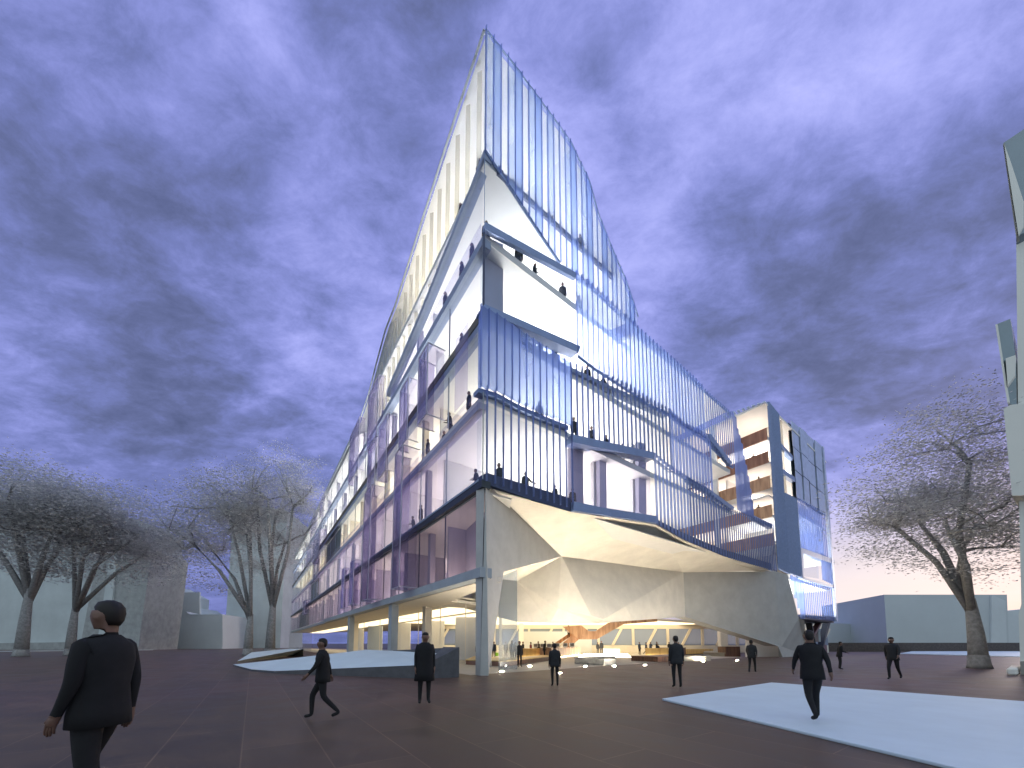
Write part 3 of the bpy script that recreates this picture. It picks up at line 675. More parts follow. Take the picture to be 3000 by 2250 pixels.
# oriel windows: glass boxes hung on the left facade; pix = front pane corners (left-top, right-top, right-bottom, left-bottom)
def oriel(xl, xr, yt, yb, _=0, mat='purple'):
    # the side pane facing the plaza spans most of the width, the street-side front is the thin strip at its left
    tN = PL.px(xr, (yt + yb) / 2)[0]; xs = xl + .17 * (xr - xl); dep = .2
    while dep < 2.6 and proj(PL.P(tN, 5, dep))[0] > xs: dep += .02
    tF, zt2 = PL.px(xl, yt, dep); zb = PL.px(xl, yb, dep)[1]
    tR, tL = tN, max(tF, tN + .5)
    zt = zt2; ins = min(.5, (tL - tR) * .2)
    f = MB()                                  # slim metal edges
    fo = lambda t, z: PL.P(t, z, dep)
    wo_ = lambda t, z: PL.P(t, z, -.1)
    for t in (tL, tR): f.bar(fo(t, zb), fo(t, zt), .05)
    for z in (zb, zt): f.bar(fo(tL, z), fo(tR, z), .05); f.bar(fo(tL, z), wo_(tL, z), .05); f.bar(fo(tR, z), wo_(tR, z), .05)
    o = f.build('oriel_window', 'blinds', B)
    m = MB(); PL.poly(m, [(tL, zb), (tR, zb), (tR, zt), (tL, zt)], dep - .01, dep + .012); m.build('pane', 'purple_edge', o)
    m = MB(); m.extrude([PL.P(tL, zb, 0), PL.P(tL, zb, dep), PL.P(tL, zt, dep), PL.P(tL, zt, 0)], dL * .02); m.build('side_pane', 'purple_edge', o)
    m = MB(); m.extrude([PL.P(tR, zb, 0), PL.P(tR, zb, dep), PL.P(tR, zt, dep), PL.P(tR, zt, 0)], dL * -.02); m.build('side_pane', mat, o)
    # folded glass cap
    m = MB(); tm = (tL + tR) / 2
    m.add([PL.P(tL, zt, dep), PL.P(tR, zt, dep), PL.P(tR, zt - .1, 0), PL.P(tL, zt - .1, 0), PL.P(tm, zt - .7, dep * .45)], [(0, 1, 4), (1, 2, 4), (2, 3, 4), (3, 0, 4)]); m.build('cap_pane', mat, o)
    m = MB(); m.add([PL.P(tL, zb, dep), PL.P(tR, zb, dep), PL.P(tR, zb, 0), PL.P(tL, zb, 0)], [(0, 1, 2, 3)]); m.build('sill', mat, o)
for a in [(1227, 1300, 1050, 1242, 1.0), (1172, 1223, 1146, 1312, 1.0), (1080, 1122, 1160, 1314, 1.0), (1110, 1163, 1254, 1402, 1.0), (1026, 1066, 1280, 1412, 1.0),
          (1080, 1108, 1310, 1470, .8), (1158, 1222, 1332, 1722, .9), (1068, 1122, 1446, 1758, .9), (1026, 1062, 1648, 1772, .8), (1002, 1022, 1668, 1782, .7),
          (938, 950, 1472, 1510, .7), (912, 930, 1530, 1568, .7), (918, 956, 1580, 1648, .7), (900, 916, 1612, 1662, .7), (888, 906, 1762, 1800, .7), (922, 938, 1600, 1700, .7)]:
    oriel(*a)
# glass wing at the corner of level three
m = MB(); PL.poly(m, [(.9, lz(1150)), (2.4, lz(1150)), (2.4, lz(925)), (.9, lz(925))], .35, .37); m.build('glass_wing', 'purple', B)
# ground floor: recessed lobby glass, columns
g0 = G(1515, 1961)
def gl_l(t, z, off=0.0): return Vector((g0.x, g0.y, 0)) + dL * t + Vector((0, 0, z))
m = MB(); m.extrude([gl_l(-.0, 0), gl_l(90, 0), gl_l(90, 4.6), gl_l(0, 6.3)], dR * .02); lg = m.build('lobby_glazing', 'clear', B)
for t in (2.9, 6.5, 11, 16, 22, 29, 37, 46): m = MB(); m.bar(gl_l(t, 0), gl_l(t, 4.6), .05); m.build('mullion', 'cream', lg)
m = MB(); a = G(1462, 1956); m.extrude([g0, g0 + (RL(0, 0, 0) - RL(0, 0, 0)) - dR * 1.15 + dL * .25, g0 - dR * 1.15 + dL * .25 + Vector((0, 0, 5.6)), g0 + Vector((0, 0, 6.3))], dL * .02)
m.build('entrance_screen', glass('pale_entrance_glass', (.84, .87, .90), .14, (.7, .75, .8), .1), B)
for x, w_ in ((1133, .55), (1014, .55)):
    t, _ = PL.px(x, 1850); m = MB(); m.box(PL.P(t, 2.4, -.5), (w_, .75, 4.8), math.atan2(dR.y, dR.x)); m.build('column', 'beam', B)
for l_, r_ in ((24, 3.4), (42, 3.4), (15, 3.4)):
    m = MB(); m.box(RL(r_, l_, 2.35), (.6, .6, 4.6), math.atan2(dR.y, dR.x)); m.build('column', 'cream', B)
# lobby inner partitions seen through the left glass
for x0, x1, y0, Y in ((1333, 1398, 1820, 34), (1240, 1300, 1790, 40), (1160, 1200, 1800, 44), (1075, 1118, 1812, 52), (1030, 1062, 1800, 60)):
    a, b = G(x0, 1885 + 1.5 * 1104 / Y), G(x1, 1885 + 1.5 * 1104 / Y); m = MB()
    m.hexa([a, b, b + Vector((0, .2, 0)), a + Vector((0, .2, 0))], [p + Vector((0, 0, 3.9)) for p in (a, b, b + Vector((0, .2, 0)), a + Vector((0, .2, 0)))]); m.build('partition', 'white' if x0 != 1075 else 'ghost_r', B)
# lobby back wall of glass with slanting mullions
YB = 62.0
xa, xb = -12.0, 52.0
m = MB(); m.extrude([(xa, YB, 1.2), (xb, YB, 1.2), (xb, YB, 3.9), (xa, YB, 3.9)], (0, .03, 0)); bw = m.build('back_glazing', glass('hazy_back_glass', (.80, .84, .88), .45, (.55, .64, .72), .02), B)
x = xa; k = 0
while x < xb:
    m = MB(); m.bar((x, YB - .15, 1.2), (x + (.0 if k % 2 else 1.5), YB - .15, 3.9), .35, .3, (0, 1, 0)); m.build('mullion', 'cream', bw); x += 2.3 if k % 2 else 3.4; k += 1
m = MB(); m.extrude([(xa, YB, 0), (xb, YB, 0), (xb, YB, 1.2), (xa, YB, 1.2)], (0, .25, 0)); m.build('back_wall', 'concrete_warm', B)
m = MB(); m.extrude([(xa, YB, 3.9), (xb, YB, 3.9), (xb, YB, 4.86), (xa, YB, 4.86)], (0, .25, 0)); m.build('back_wall', 'cream', B)
m = MB(); m.extrude([(1520 / 1104, 0, 0), (1, 0, 0), (1, 0, 1)], (0, .01, 0)) if False else None
for x0, x1, Y in ((1521, 1534, 58), (2107, 2128, 47), (1463, 1470, 40)):
    a, b = D(x0, HZ, Y), D(x1, HZ, Y); m = MB(); m.box(((a.x + b.x) / 2, Y, 2.3), (b.x - a.x, .7, 4.6)); m.build('column', 'white', B)
a, b = D(1521, HZ, 55), D(1755, HZ, 55)
m = MB(); m.hexa([(a.x, 60, 0), (b.x, 60, 0), (b.x, 60.2, 0), (a.x, 60.2, 0)], [(a.x, 60, 3.4), (b.x, 60, 3.4), (b.x, 60.2, 3.4), (a.x, 60.2, 3.4)]); m.build('partition', 'ghost', B)

# ---- right block: open gallery end with wooden balconies, then clad front
TB0, TB1 = PR.px(2249, 1255)[0], PR.px(2420, 1500)[0]
PG = Plane(PR.P(TB0, 0), dL, -dR)            # gallery face, looking towards the corner
zs = lambda y, x: PR.px(x, y)[1]
gal = MB()
ztop = zs(1190, 2247)
gz = [(zs(1252, 2249), zs(1286, 2251)), (zs(1321, 2254), zs(1354, 2256)), (zs(1393, 2259), zs(1430, 2262)), (zs(1478, 2265), zs(1513, 2267)), (zs(1561, 2271), zs(1597, 2273))]
for i, (a, b) in enumerate(gz):
    m = MB(); PG.poly(m, [(.1, b), (15, b), (15, a), (.1, a)], -.06, .06); m.build('balcony', 'wood_red' if i < 2 else 'wood_warm', B)
    m = MB(); m.extrude([PG.P(.1, b - .02, -.1), PG.P(15, b - .02, -.1), PG.P(15, b - .02, -5), PG.P(.1, b - .02, -5)], (0, 0, .25)); fl = m.build('gallery_floor', 'white', B)
    m = MB(); m.extrude([PG.P(.8, b + .24, -2.2), PG.P(14, b + .24, -2.2), PG.P(14, b + .24, -3.0), PG.P(.8, b + .24, -3.0)], (0, 0, .04)); m.build('hidden_fill_strip', 'fill_gallery', fl)  # added glowing strip behind the balcony front, unseen from below
m = MB(); m.extrude([PG.P(-.1, ztop, .5), PG.P(18, ztop + .2, .5), PG.P(18, ztop + .2, -23), PG.P(-.1, ztop, -23)], (0, 0, .25)); rb = m.build('roof_slab', 'white', B)
m = MB()                                     # ridged roof edge
for i in range(9):
    l = i * .55
    m.bar(PG.P(l, ztop + .15 + .18 * i * .5, .7), PG.P(l + .5, ztop + .45 + .18 * i * .5, -3), .3, .12)
m.build('ridged_eaves', 'clad', rb)
m = MB(); z0 = zs(1668, 2280)
m.add([PG.P(0, z0, -5), PG.P(15, z0, -5), PG.P(15, ztop, -5), PG.P(0, ztop, -5)], [(0, 1, 2, 3)])
m.add([PG.P(15, z0, 9.5), PG.P(15, z0, -5), PG.P(15, ztop, -5), PG.P(15, ztop, 9.5)], [(0, 1, 2, 3)]); m.build('inner_wall', 'cream', B)
m = MB(); PG.poly(m, [(5.6, z0), (6.2, z0), (6.2, ztop), (5.6, ztop)], .3, .8); m.build('column', 'white', B)
m = MB(); m.extrude([PR.P(RW, LV[2], -.5), PR.P(TB0 + 5, LV[2], -.5), PR.P(TB0 + 5, LV[2], -15), PR.P(RW, LV[2], -15)], (0, 0, -.2)); m.build('floor_slab', 'cream', B)
m = MB(); PR.ppoly(m, [(2205, 1518), (2262, 1545), (2279, 1664), (2253, 1660)], -.4, -.38); m.build('window_pane', 'clear', B)
# front of the block
def rp(pix, o0, o1, mat, name): m = MB(); PR.ppoly(m, pix, o0, o1); return m.build(name, mat, B)
backw = rp([(2262, 1240), (2412, 1340), (2446, 1815), (2345, 1812), (2320, 1685), (2276, 1668)], -5.2, -5.0, 'white', 'inner_wall')
def vscreen(xt0, xt1, yt0, yt1, xb0, xb1, yb0, yb1, n, w, ang, mat, name='fin_screen', off=.12, jitter=0.0):
    m = MB()
    for i in range(n):
        s = (i + .5) / n; a = PR.px(lerp(xt0, xt1, s), lerp(yt0, yt1, s)); b = PR.px(lerp(xb0, xb1, s), lerp(yb0, yb1, s))
        PR.blade(m, (a[0] + b[0]) / 2, b[1], a[1] + random.uniform(-jitter, jitter), w, ang, .05, off)
    return m.build(name, mat, B)
vscreen(2247, 2277, 1178, 1215, 2276, 2308, 1667, 1682, 8, .34, 35, 'perf')
vscreen(2293, 2330, 1444, 1462, 2309, 2344, 1680, 1692, 8, .60, 22, 'perf')
rows = [((2316, 2404), (1232, 1308), (2321, 2408), (1306, 1385)), ((2322, 2409), (1309, 1388), (2328, 2413), (1375, 1450)), ((2328, 2413), (1378, 1452), (2332, 2418), (1455, 1512))]
for (xa0, xa1), (ya0, ya1), (xb0_, xb1_), (yb0_, yb1_) in rows:
    n = 4
    for i in range(n):
        s0, s1 = i / n + .01, (i + 1) / n - .015
        if random.random() < .25: s1 -= .04
        m = MB(); pix = [(lerp(xa0, xa1, s0), lerp(ya0, ya1, s0)), (lerp(xa0, xa1, s1), lerp(ya0, ya1, s1)), (lerp(xb0_, xb1_, s1), lerp(yb0_, yb1_, s1)), (lerp(xb0_, xb1_, s0), lerp(yb0_, yb1_, s0))]
        PR.ppoly(m, pix, .0, .05 + .1 * (i % 2)); cp = m.build('cladding_panel', 'clad', B)
rp([(2316, 1236), (2404, 1310), (2418, 1510), (2331, 1455)], -.3, -.2, 'dark', 'cladding_frame')
rp([(2284, 1296), (2322, 1336), (2323, 1348), (2286, 1309)], -.4, .05, 'band', 'ledge')
rp([(2287, 1371), (2328, 1398), (2329, 1412), (2289, 1385)], -.4, .05, 'band', 'ledge')
rp([(2278, 1218), (2316, 1250), (2328, 1395), (2331, 1456), (2294, 1440)], -.3, -.28, 'clear', 'window_pane')
rp([(2330, 1460), (2415, 1505), (2424, 1636), (2343, 1606)], -.35, -.33, 'panel', 'window_pane')
vscreen(2332, 2414, 1458, 1502, 2344, 2424, 1606, 1638, 16, .13, 62, 'fin')
fr_ = rp([(2343, 1606), (2440, 1640), (2441, 1654), (2344, 1621)], -.4, .2, 'band', 'window_frame')
for pix in ([(2343, 1690), (2404, 1706), (2440, 1716), (2440, 1724), (2345, 1697)], [(2340, 1606), (2348, 1609), (2351, 1696), (2343, 1692)]):
    rp(pix, -.4, .21, 'band', 'window_frame')
rp([(2348, 1621), (2402, 1637), (2404, 1695), (2350, 1686)], -.2, -.18, 'clear', 'window_pane')
vscreen(2402, 2436, 1620, 1640, 2405, 2442, 1698, 1716, 7, .24, 40, 'fin')
vscreen(2348, 2441, 1697, 1727, 2352, 2448, 1808, 1820, 17, .11, 62, 'fin')
rp([(2345, 1800), (2447, 1808), (2448, 1820), (2345, 1812)], -.5, .0, 'navy', 'plinth_band')
m = MB()
for i, (x, y1, y0) in enumerate([(2314, 1686, 1704), (2322, 1690, 1752), (2330, 1694, 1782), (2337, 1697, 1812), (2343, 1699, 1812)]):
    t, z1 = PR.px(x, y1); PR.blade(m, t, PR.px(x, y0)[1], z1, .5, 10, .05, .15)
m.build('stepped_screen', 'boxpanel', B)
m = MB(); PR.ppoly(m, [(2404, 1309), (2408, 1312), (2424, 1500), (2449, 1820), (2445, 1820)], -.1, .25); m.build('corner_trim', 'clad', B)
# floors of the block, with added fill strips unseen from below
for y, mt in ((1225, 'fill_gallery'), (1300, 'fill_gallery'), (1374, 'fill_white'), (1462, 'fill_gallery'), (1610, 'fill_white'), (1697, 'fill_white'), (1806, 'fill_hot')):
    z = PR.px(2290 if y < 1600 else 2345, y)[1]; m = MB(); m.extrude([PR.P(TB0 + .3, z, -.4), PR.P(TB1 + .5, z, -.4), PR.P(TB1 + .5, z, -5), PR.P(TB0 + .3, z, -5)], (0, 0, -.2)); fl = m.build('floor_slab', 'white', B)
    m = MB(); m.extrude([PR.P(TB0 + 1, z + .01, -2.0), PR.P(TB1, z + .01, -2.0), PR.P(TB1, z + .01, -2.8), PR.P(TB0 + 1, z + .01, -2.8)], (0, 0, .04)); m.build('hidden_fill_strip', mt, fl)
z = PR.px(2345, 1812)[1]; m = MB(); m.extrude([PR.P(PR.px(2345, 1812)[0], z, -.3), PR.P(TB1 + 1, z, -.3), PR.P(TB1 + 1, z, -5), PR.P(PR.px(2345, 1812)[0], z, -5)], (0, 0, .2)); m.build('floor_slab', 'dark', B)
# V struts below the block
for x0, y0, x1, y1, mt in ((2420, 1822, 2402, 1902, 'dark'), (2378, 1862, 2383, 1900, 'dark'), (2370, 1826, 2376, 1856, 'dark'), (2398, 1826, 2366, 1880, 'redpanel'), (2394, 1846, 2396, 1880, 'beam'), (2402, 1902, 2425, 1822, 'dark')):
    m = MB(); m.bar(PR.P(*PR.px(x0, y0, -2), -2), PR.P(*PR.px(x1, y1, -2), -2), .7, .3); m.build('strut', mt, B)
m = MB(); a, b = G(2364, 1916), G(2424, 1912); m.hexa([a, b, b + dL * .4, a + dL * .4], [p + Vector((0, 0, 1.3)) for p in (a, b, b + dL * .4, a + dL * .4)]); m.build('base_wall', 'redpanel', B)

# ------------------------------------------------------------------ folded platforms on the plaza
def wedge(top, faces, label, dark, loc):
    o = empty('folded_platform', loc, label, 'platform')
    m = MB(); m.add(top, faces); m2 = MB(); m2.add([p - Vector((0, 0, .05)) for p in top], faces); m.build('top', 'pale_top', o)
    m = MB(); n = len(top)
    base = [Vector((p.x, p.y, 0)) for p in top]
    m.add([p - Vector((0, 0, .012)) for p in top] + base, [(i, (i + 1) % n, n + (i + 1) % n, n + i) for i in range(n)]); m.build('base', dark, o); return o
def at(px, py, z): return G(px, py, z)
tp = [at(683, 1947, .10), at(737, 1961, .10), at(806, 1966, .12), D(1245, 1948, 16.2), D(1346, 1896, 16.9), D(1299, 1915, 17.6), D(1151, 1906.5, 21), D(1071, 1903.5, 22), D(957, 1917, 21.5)]
pl = wedge([tp[i] for i in (0, 1, 2, 3, 5, 6, 7, 8)], [(0, 1, 2), (0, 2, 7), (2, 3, 7), (3, 6, 7), (3, 5, 6), (3, 4, 5)],
           'large folded pale blue platform with dark sides, left of the concrete leg', 'concrete_dark', (tp[3].x, tp[3].y, 0))
m = MB(); e0 = Vector((tp[3].x, tp[3].y, 0)); e1 = Vector((tp[4].x, tp[4].y, 0))
m.hexa([e0, e1, Vector((tp[5].x, tp[5].y, 0)), e0 + (Vector((tp[5].x, tp[5].y, 0)) - e1) * .1], [tp[3] + Vector((0, 0, .01)), tp[4], tp[5] + Vector((0, 0, .32)), tp[3] + (tp[5] - tp[4]) * .1])
m.add([tp[4], tp[6] + Vector((0, 0, .02)), tp[6] - Vector((0, 0, .3)), tp[5] - Vector((0, 0, .03))], [(0, 1, 2, 3)]); m.build('end_wall', 'concrete_dark', pl)
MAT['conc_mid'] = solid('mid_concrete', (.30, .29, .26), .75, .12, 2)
wedge([at(695, 1937, .12), at(724, 1931, .22), at(889, 1917, .02) + Vector((0, 0, .02)), D(889, 1901, 44), D(847, 1900.5, 47), at(737, 1911, .5)], [(0, 1, 5), (1, 4, 5), (1, 3, 4), (1, 2, 3)],
      'small low folded pale platform behind the large one, before the far end of the facade', 'conc_mid', at(724, 1931, 0))

# ------------------------------------------------------------------ lobby furniture
def block(name, label, cat, pts, h, mat, z0=0.0, group=None, bevel=.02):
    m = MB(); m.extrude([Vector((p.x, p.y, z0)) for p in pts], (0, 0, h)); return tag(m.build(name, mat, None, bevel=bevel), label, cat, group)
def quad(x0, y0, x1, y1, dep):               # front edge given by two ground pixels, depth backwards
    a, b = G(x0, y0), G(x1, y1); n = Vector((-(b - a).y, (b - a).x, 0)).normalized()
    if n.y < 0: n = -n
    return [a, b, b + n * dep, a + n * dep]
def legged_bench(name, label, mat, q, h, side=None):
    o = empty(name, (q[0].x, q[0].y, 0), label, 'bench')
    m = MB(); m.extrude([Vector((p.x, p.y, h - .08)) for p in q], (0, 0, .08)); m.build('seat', mat, o, bevel=.01)
    c_ = sum(q, Vector()) / 4; m = MB(); m.extrude([c_ + (Vector((p.x, p.y, 0)) - Vector((c_.x, c_.y, 0))) * .97 - Vector((0, 0, c_.z)) for p in q], (0, 0, h - .08)); m.build('base', side or mat, o)
    return o
legged_bench('bench', 'grey concrete bench in the middle of the lobby floor', 'bench_conc', [G(1681, 1944), G(1771, 1950), G(1806, 1949), G(1802, 1938), G(1720, 1934)][:4], .46)
legged_bench('bench', 'dark brown wooden bench before the right yellow counter', 'wood_dark', [G(1847, 1936), G(1927, 1940), G(1990, 1938), G(1960, 1930)], .44)
legged_bench('bench', 'long honey wood bench running from the entrance screen to the desk', 'wood_yellow', [G(1463, 1956), G(1613, 1935), G(1600, 1930), G(1500, 1942)], .40, 'wood_dark')
legged_bench('bench', 'low wooden platform bench behind the foot of the concrete leg', 'wood_yellow', [G(1363, 1947), G(1467, 1952), G(1482, 1940), G(1390, 1934)], .36, 'wood_red')
legged_bench('bench', 'pale concrete bench right of the dark brown bench', 'conc_mid', [G(1990, 1938), G(2068, 1937), G(2084, 1936), G(2075, 1930)], .42)
legged_bench('bench', 'long grey bench left of the brown box', 'conc_mid', [G(2060, 1922), G(2126, 1924), G(2128, 1918), G(2066, 1917)], .45)
def counter(label, q, h, mat, lit=True):
    o = empty('reception_counter', (q[0].x, q[0].y, 0), label, 'counter')
    m = MB(); m.extrude([Vector((p.x, p.y, .12)) for p in q], (0, 0, h - .18)); m.build('front_panel', mat, o)
    c_ = sum((Vector((p.x, p.y, 0)) for p in q), Vector()) / len(q)
    m = MB(); m.extrude([c_ + (Vector((p.x, p.y, 0)) - c_) * 1.015 + Vector((0, 0, h - .06)) for p in q], (0, 0, .06)); m.build('countertop', mat, o)
    m = MB(); m.extrude([c_ + (Vector((p.x, p.y, 0)) - c_) * .96 for p in q], (0, 0, .12)); m.build('plinth', 'dark', o)
    if lit:
        a, b = q[0], q[1]; d = (b - a).normalized(); n = Vector((d.y, -d.x, 0)); n = n if n.y < 0 else -n
        m = MB(); m.bar(a + n * .05 + Vector((0, 0, .10)), b + n * .05 + Vector((0, 0, .10)), .05, .04); m.build('strip_light', 'lamp_strip', o)
    return o
counter('long honey wood desk with computers on it, left of the stairs', quad(1528, 1930, 1614, 1928, 1.2), 1.0, 'wood_yellow')
counter('wooden desk section in shade right of the honey wood desk', quad(1616, 1931, 1700, 1920, 1.2), 1.05, 'wood_warm')
counter('wooden counter behind the concrete leg, left of the entrance screen', quad(1352, 1927, 1440, 1927, 1.0), 1.05, 'wood_yellow')
counter('glowing yellow counter behind the dark brown bench', quad(1891, 1923, 1960, 1924, 1.2), .95, 'wood_yellow')
counter('dark brown counter right of the glowing yellow counter', quad(1961, 1922, 2010, 1920, 1.5), .98, 'wood_dark', False)
counter('long yellow counter along the back of the lobby', quad(2012, 1919, 2090, 1917, 1.2), .75, 'wood_yellow', False)
m = quad(1776, 1917, 1816, 1917, 1.5); counter('white counter below the stairs', m, .75, 'white', False)
block('storage_box', 'tall dark brown wooden box before the white wall', 'box', quad(2126, 1924, 2170, 1924, 1.6), 1.15, 'wood_dark')
m = MB(); p = G(1396, 1923); m.tube([p, p + Vector((0, 0, .42))], [.26, .26], 14); tag(m.build('stool', 'lime', None, bevel=.02), 'lime green round stool left of the concrete leg', 'stool')
m = MB(); p = G(1455, 1922); m.tube([p, p + Vector((0, 0, .42))], [.26, .26], 14); tag(m.build('stool', 'lime', None, bevel=.02), 'lime green round stool right of the concrete leg', 'stool')
mon_lab = ['leftmost computer monitor on the honey wood desk', 'second computer monitor from the left on the honey wood desk', 'third computer monitor from the left on the desk', 'fourth computer monitor from the left on the desk', 'computer monitor second from the right on the desk', 'rightmost computer monitor on the desk, nearest the stairs']
mon_px = [1569, 1589, 1608, 1632, 1655, 1675]
proto = None
desk_y = G(1570, 1929).y + .6
for lab, x in zip(mon_lab, mon_px):
    loc = D(x, HZ, desk_y); loc.z = 1.0 if x < 1614 else 1.05
    if x > 1614: loc.y += .8; loc.x = D(x, HZ, loc.y).x
    if proto is None:
        o = empty('computer_monitor', loc, lab, 'monitor', 'computers on the reception desk')
        m = MB(); m.box(loc + Vector((0, 0, .30)), (.50, .36, .40)); m.build('casing', 'white', o, bevel=.03)
        m = MB(); m.box(loc + Vector((0, -.19, .31)), (.38, .02, .29)); m.build('screen', 'screen_dark', o)
        m = MB(); m.box(loc + Vector((0, 0, .05)), (.26, .24, .10)); m.build('foot', 'white', o)
        proto = o
    else:
        o = proto.copy(); COL.objects.link(o); o.location = loc; o['label'] = lab
        for ch in list(proto.children):
            c2 = ch.copy(); COL.objects.link(c2); c2.parent = o
# zigzag wooden stair
YS = 44.0
st = empty('staircase', D(1750, 1885, YS), 'zigzag wooden staircase hanging below the hall, with a V shaped middle', 'staircase')
def plate(pix, Y, th, mat, name):
    m = MB(); m.extrude([D(x, y, Y) for x, y in pix], (0, th, 0)); return m.build(name, mat, st)
plate([(1649, 1836), (1703, 1832), (1725, 1849), (1745, 1849), (1781, 1825), (1800, 1821), (1830, 1827), (1748, 1873), (1697, 1873), (1668, 1852)], YS, .15, 'wood_warm', 'side_panel')
plate([(1800, 1820), (1926, 1813), (1926, 1821), (1820, 1829), (1770, 1851)], YS + .3, .15, 'wood_warm', 'landing_panel')
plate([(1680, 1857), (1696, 1873), (1664, 1900), (1646, 1886)], YS + .6, .15, 'wood_warm', 'side_panel')
plate([(1673, 1852), (1682, 1857), (1640, 1886), (1625, 1884)], YS + 1.8, .15, 'wood_warm', 'side_panel')
m = MB()
for i in range(12):
    s = i / 12; p = D(lerp(1632, 1690, s), lerp(1898, 1862, s), YS + .9); m.box(p + Vector((0, .55, 0)), (.3, 1.2, .06))
m.build('treads', 'wood_yellow', st)

# ------------------------------------------------------------------ surroundings
def pbox(name, label, cat, pix, Y, th, mat, group=None, parts=()):
    """an upright solid whose front outline is given by pixels at distance Y and which runs th metres back"""
    c_ = sum((D(x, y, Y) for x, y in pix), Vector()) / len(pix)
    o = empty(name, (c_.x, Y, 0), label, cat, group)
    k = (Y + th) / Y
    m = MB(); fr_ = [D(x, y, Y) for x, y in pix]
    for p in fr_:
        if p.z < 1.2: p.z = 0
    m.extrude(fr_, (th * c_.x / Y * .25, th, 0)); m.build('wall', mat, o)
    for nm, px_, off, mt in parts:
        m = MB(); m.extrude([D(x, y, Y - off) for x, y in px_], (0, max(off - .01, .1), 0)); m.build(nm, mt, o)
    return o
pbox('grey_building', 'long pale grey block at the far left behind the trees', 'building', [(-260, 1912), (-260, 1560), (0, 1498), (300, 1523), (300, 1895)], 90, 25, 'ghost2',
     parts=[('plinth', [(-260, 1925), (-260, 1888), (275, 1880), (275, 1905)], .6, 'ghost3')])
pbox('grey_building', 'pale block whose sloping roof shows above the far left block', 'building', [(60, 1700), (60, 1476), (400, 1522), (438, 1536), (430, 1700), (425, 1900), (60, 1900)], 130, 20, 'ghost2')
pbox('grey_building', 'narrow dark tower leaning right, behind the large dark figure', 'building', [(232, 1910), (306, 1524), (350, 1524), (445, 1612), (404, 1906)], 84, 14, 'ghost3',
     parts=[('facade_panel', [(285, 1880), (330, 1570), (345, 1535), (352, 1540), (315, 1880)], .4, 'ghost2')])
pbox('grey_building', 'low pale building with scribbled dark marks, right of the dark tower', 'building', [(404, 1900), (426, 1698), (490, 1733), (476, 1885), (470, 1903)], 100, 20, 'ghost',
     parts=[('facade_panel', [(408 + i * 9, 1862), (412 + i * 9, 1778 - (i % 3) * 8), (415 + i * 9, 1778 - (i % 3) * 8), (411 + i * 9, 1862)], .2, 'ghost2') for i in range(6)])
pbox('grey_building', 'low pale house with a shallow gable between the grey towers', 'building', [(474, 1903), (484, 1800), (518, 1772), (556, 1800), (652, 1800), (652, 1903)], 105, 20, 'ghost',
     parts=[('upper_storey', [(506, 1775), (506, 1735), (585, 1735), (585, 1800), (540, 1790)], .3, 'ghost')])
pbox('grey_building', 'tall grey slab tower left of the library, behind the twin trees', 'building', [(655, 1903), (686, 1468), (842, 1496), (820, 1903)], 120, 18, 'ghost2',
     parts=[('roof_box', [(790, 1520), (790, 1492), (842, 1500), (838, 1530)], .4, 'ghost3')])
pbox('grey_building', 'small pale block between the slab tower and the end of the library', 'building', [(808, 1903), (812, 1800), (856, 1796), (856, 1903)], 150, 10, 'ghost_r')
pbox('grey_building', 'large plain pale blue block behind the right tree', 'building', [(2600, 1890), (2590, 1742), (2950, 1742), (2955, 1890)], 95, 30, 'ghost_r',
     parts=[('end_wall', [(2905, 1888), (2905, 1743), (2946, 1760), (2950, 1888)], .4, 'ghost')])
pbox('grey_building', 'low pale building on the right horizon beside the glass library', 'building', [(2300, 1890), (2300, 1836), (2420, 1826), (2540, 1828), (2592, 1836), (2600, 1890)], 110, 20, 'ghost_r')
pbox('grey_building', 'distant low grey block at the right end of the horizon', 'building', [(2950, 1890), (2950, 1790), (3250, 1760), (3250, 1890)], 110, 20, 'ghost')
m = MB(); a, b = G(2395, 1909), G(3300, 1909); m.hexa([a, b, b + Vector((0, .6, 0)), a + Vector((0, .6, 0))], [p + Vector((0, 0, 1.62)) for p in (a, b, b + Vector((0, .6, 0)), a + Vector((0, .6, 0)))])
tag(m.build('stone_wall', 'brownwall'), 'long low brown stone wall across the right background', 'wall')
m = MB(); a, b = G(-300, 1912), G(430, 1905); m.hexa([a, b, b + Vector((0, 1.5, 0)), a + Vector((0, 1.5, 0))], [p + Vector((0, 0, .12)) for p in (a, b, b + Vector((0, 1.5, 0)), a + Vector((0, 1.5, 0)))])
kind(m.build('pavement', 'ghost'), 'structure')
# white faceted tower at the right edge
YT = 18.6
tw = empty('white_tower', D(3010, 1970, YT), 'white faceted tower cut off by the right edge of the picture', 'building')
tw.location.z = 0
def tpart(pix, Y, th, mat, name, dx=3.0):
    m = MB(); fr_ = [D(x, y, Y) for x, y in pix]
    for p in fr_:
        if p.z < .25: p.z = 0
    dd = D(max(2977, min(x for x, y in pix)), HZ, 1) - EYE; dd.z = 0; dd.normalize(); dd = (dd + Vector((.12, 0, 0))).normalized(); m.extrude(fr_, dd * th); m.build(name, mat, tw)
tpart([(2990, 1975), (2984, 1800), (2992, 1770), (2985, 1450), (2977, 693), (3000, 660), (3250, 560), (3250, 1975)], YT, 7, 'tower', 'shaft')
tpart([(2977, 693), (2939, 419), (3000, 378), (3250, 260), (3250, 560)], YT - .4, 7, 'teal', 'glass_head')
tpart([(2938, 424), (2944, 418), (2985, 690), (2977, 696)], YT - .5, .5, 'conc_mid', 'trim')
tpart([(2942, 422), (2960, 470), (2999, 590), (2999, 662), (2984, 690)], YT - .55, .12, 'tower', 'facet')
tpart([(2916, 951), (2960, 934), (2976, 1050), (2978, 1190), (2951, 1180)], YT - .2, 3, 'teal', 'glass_bay')
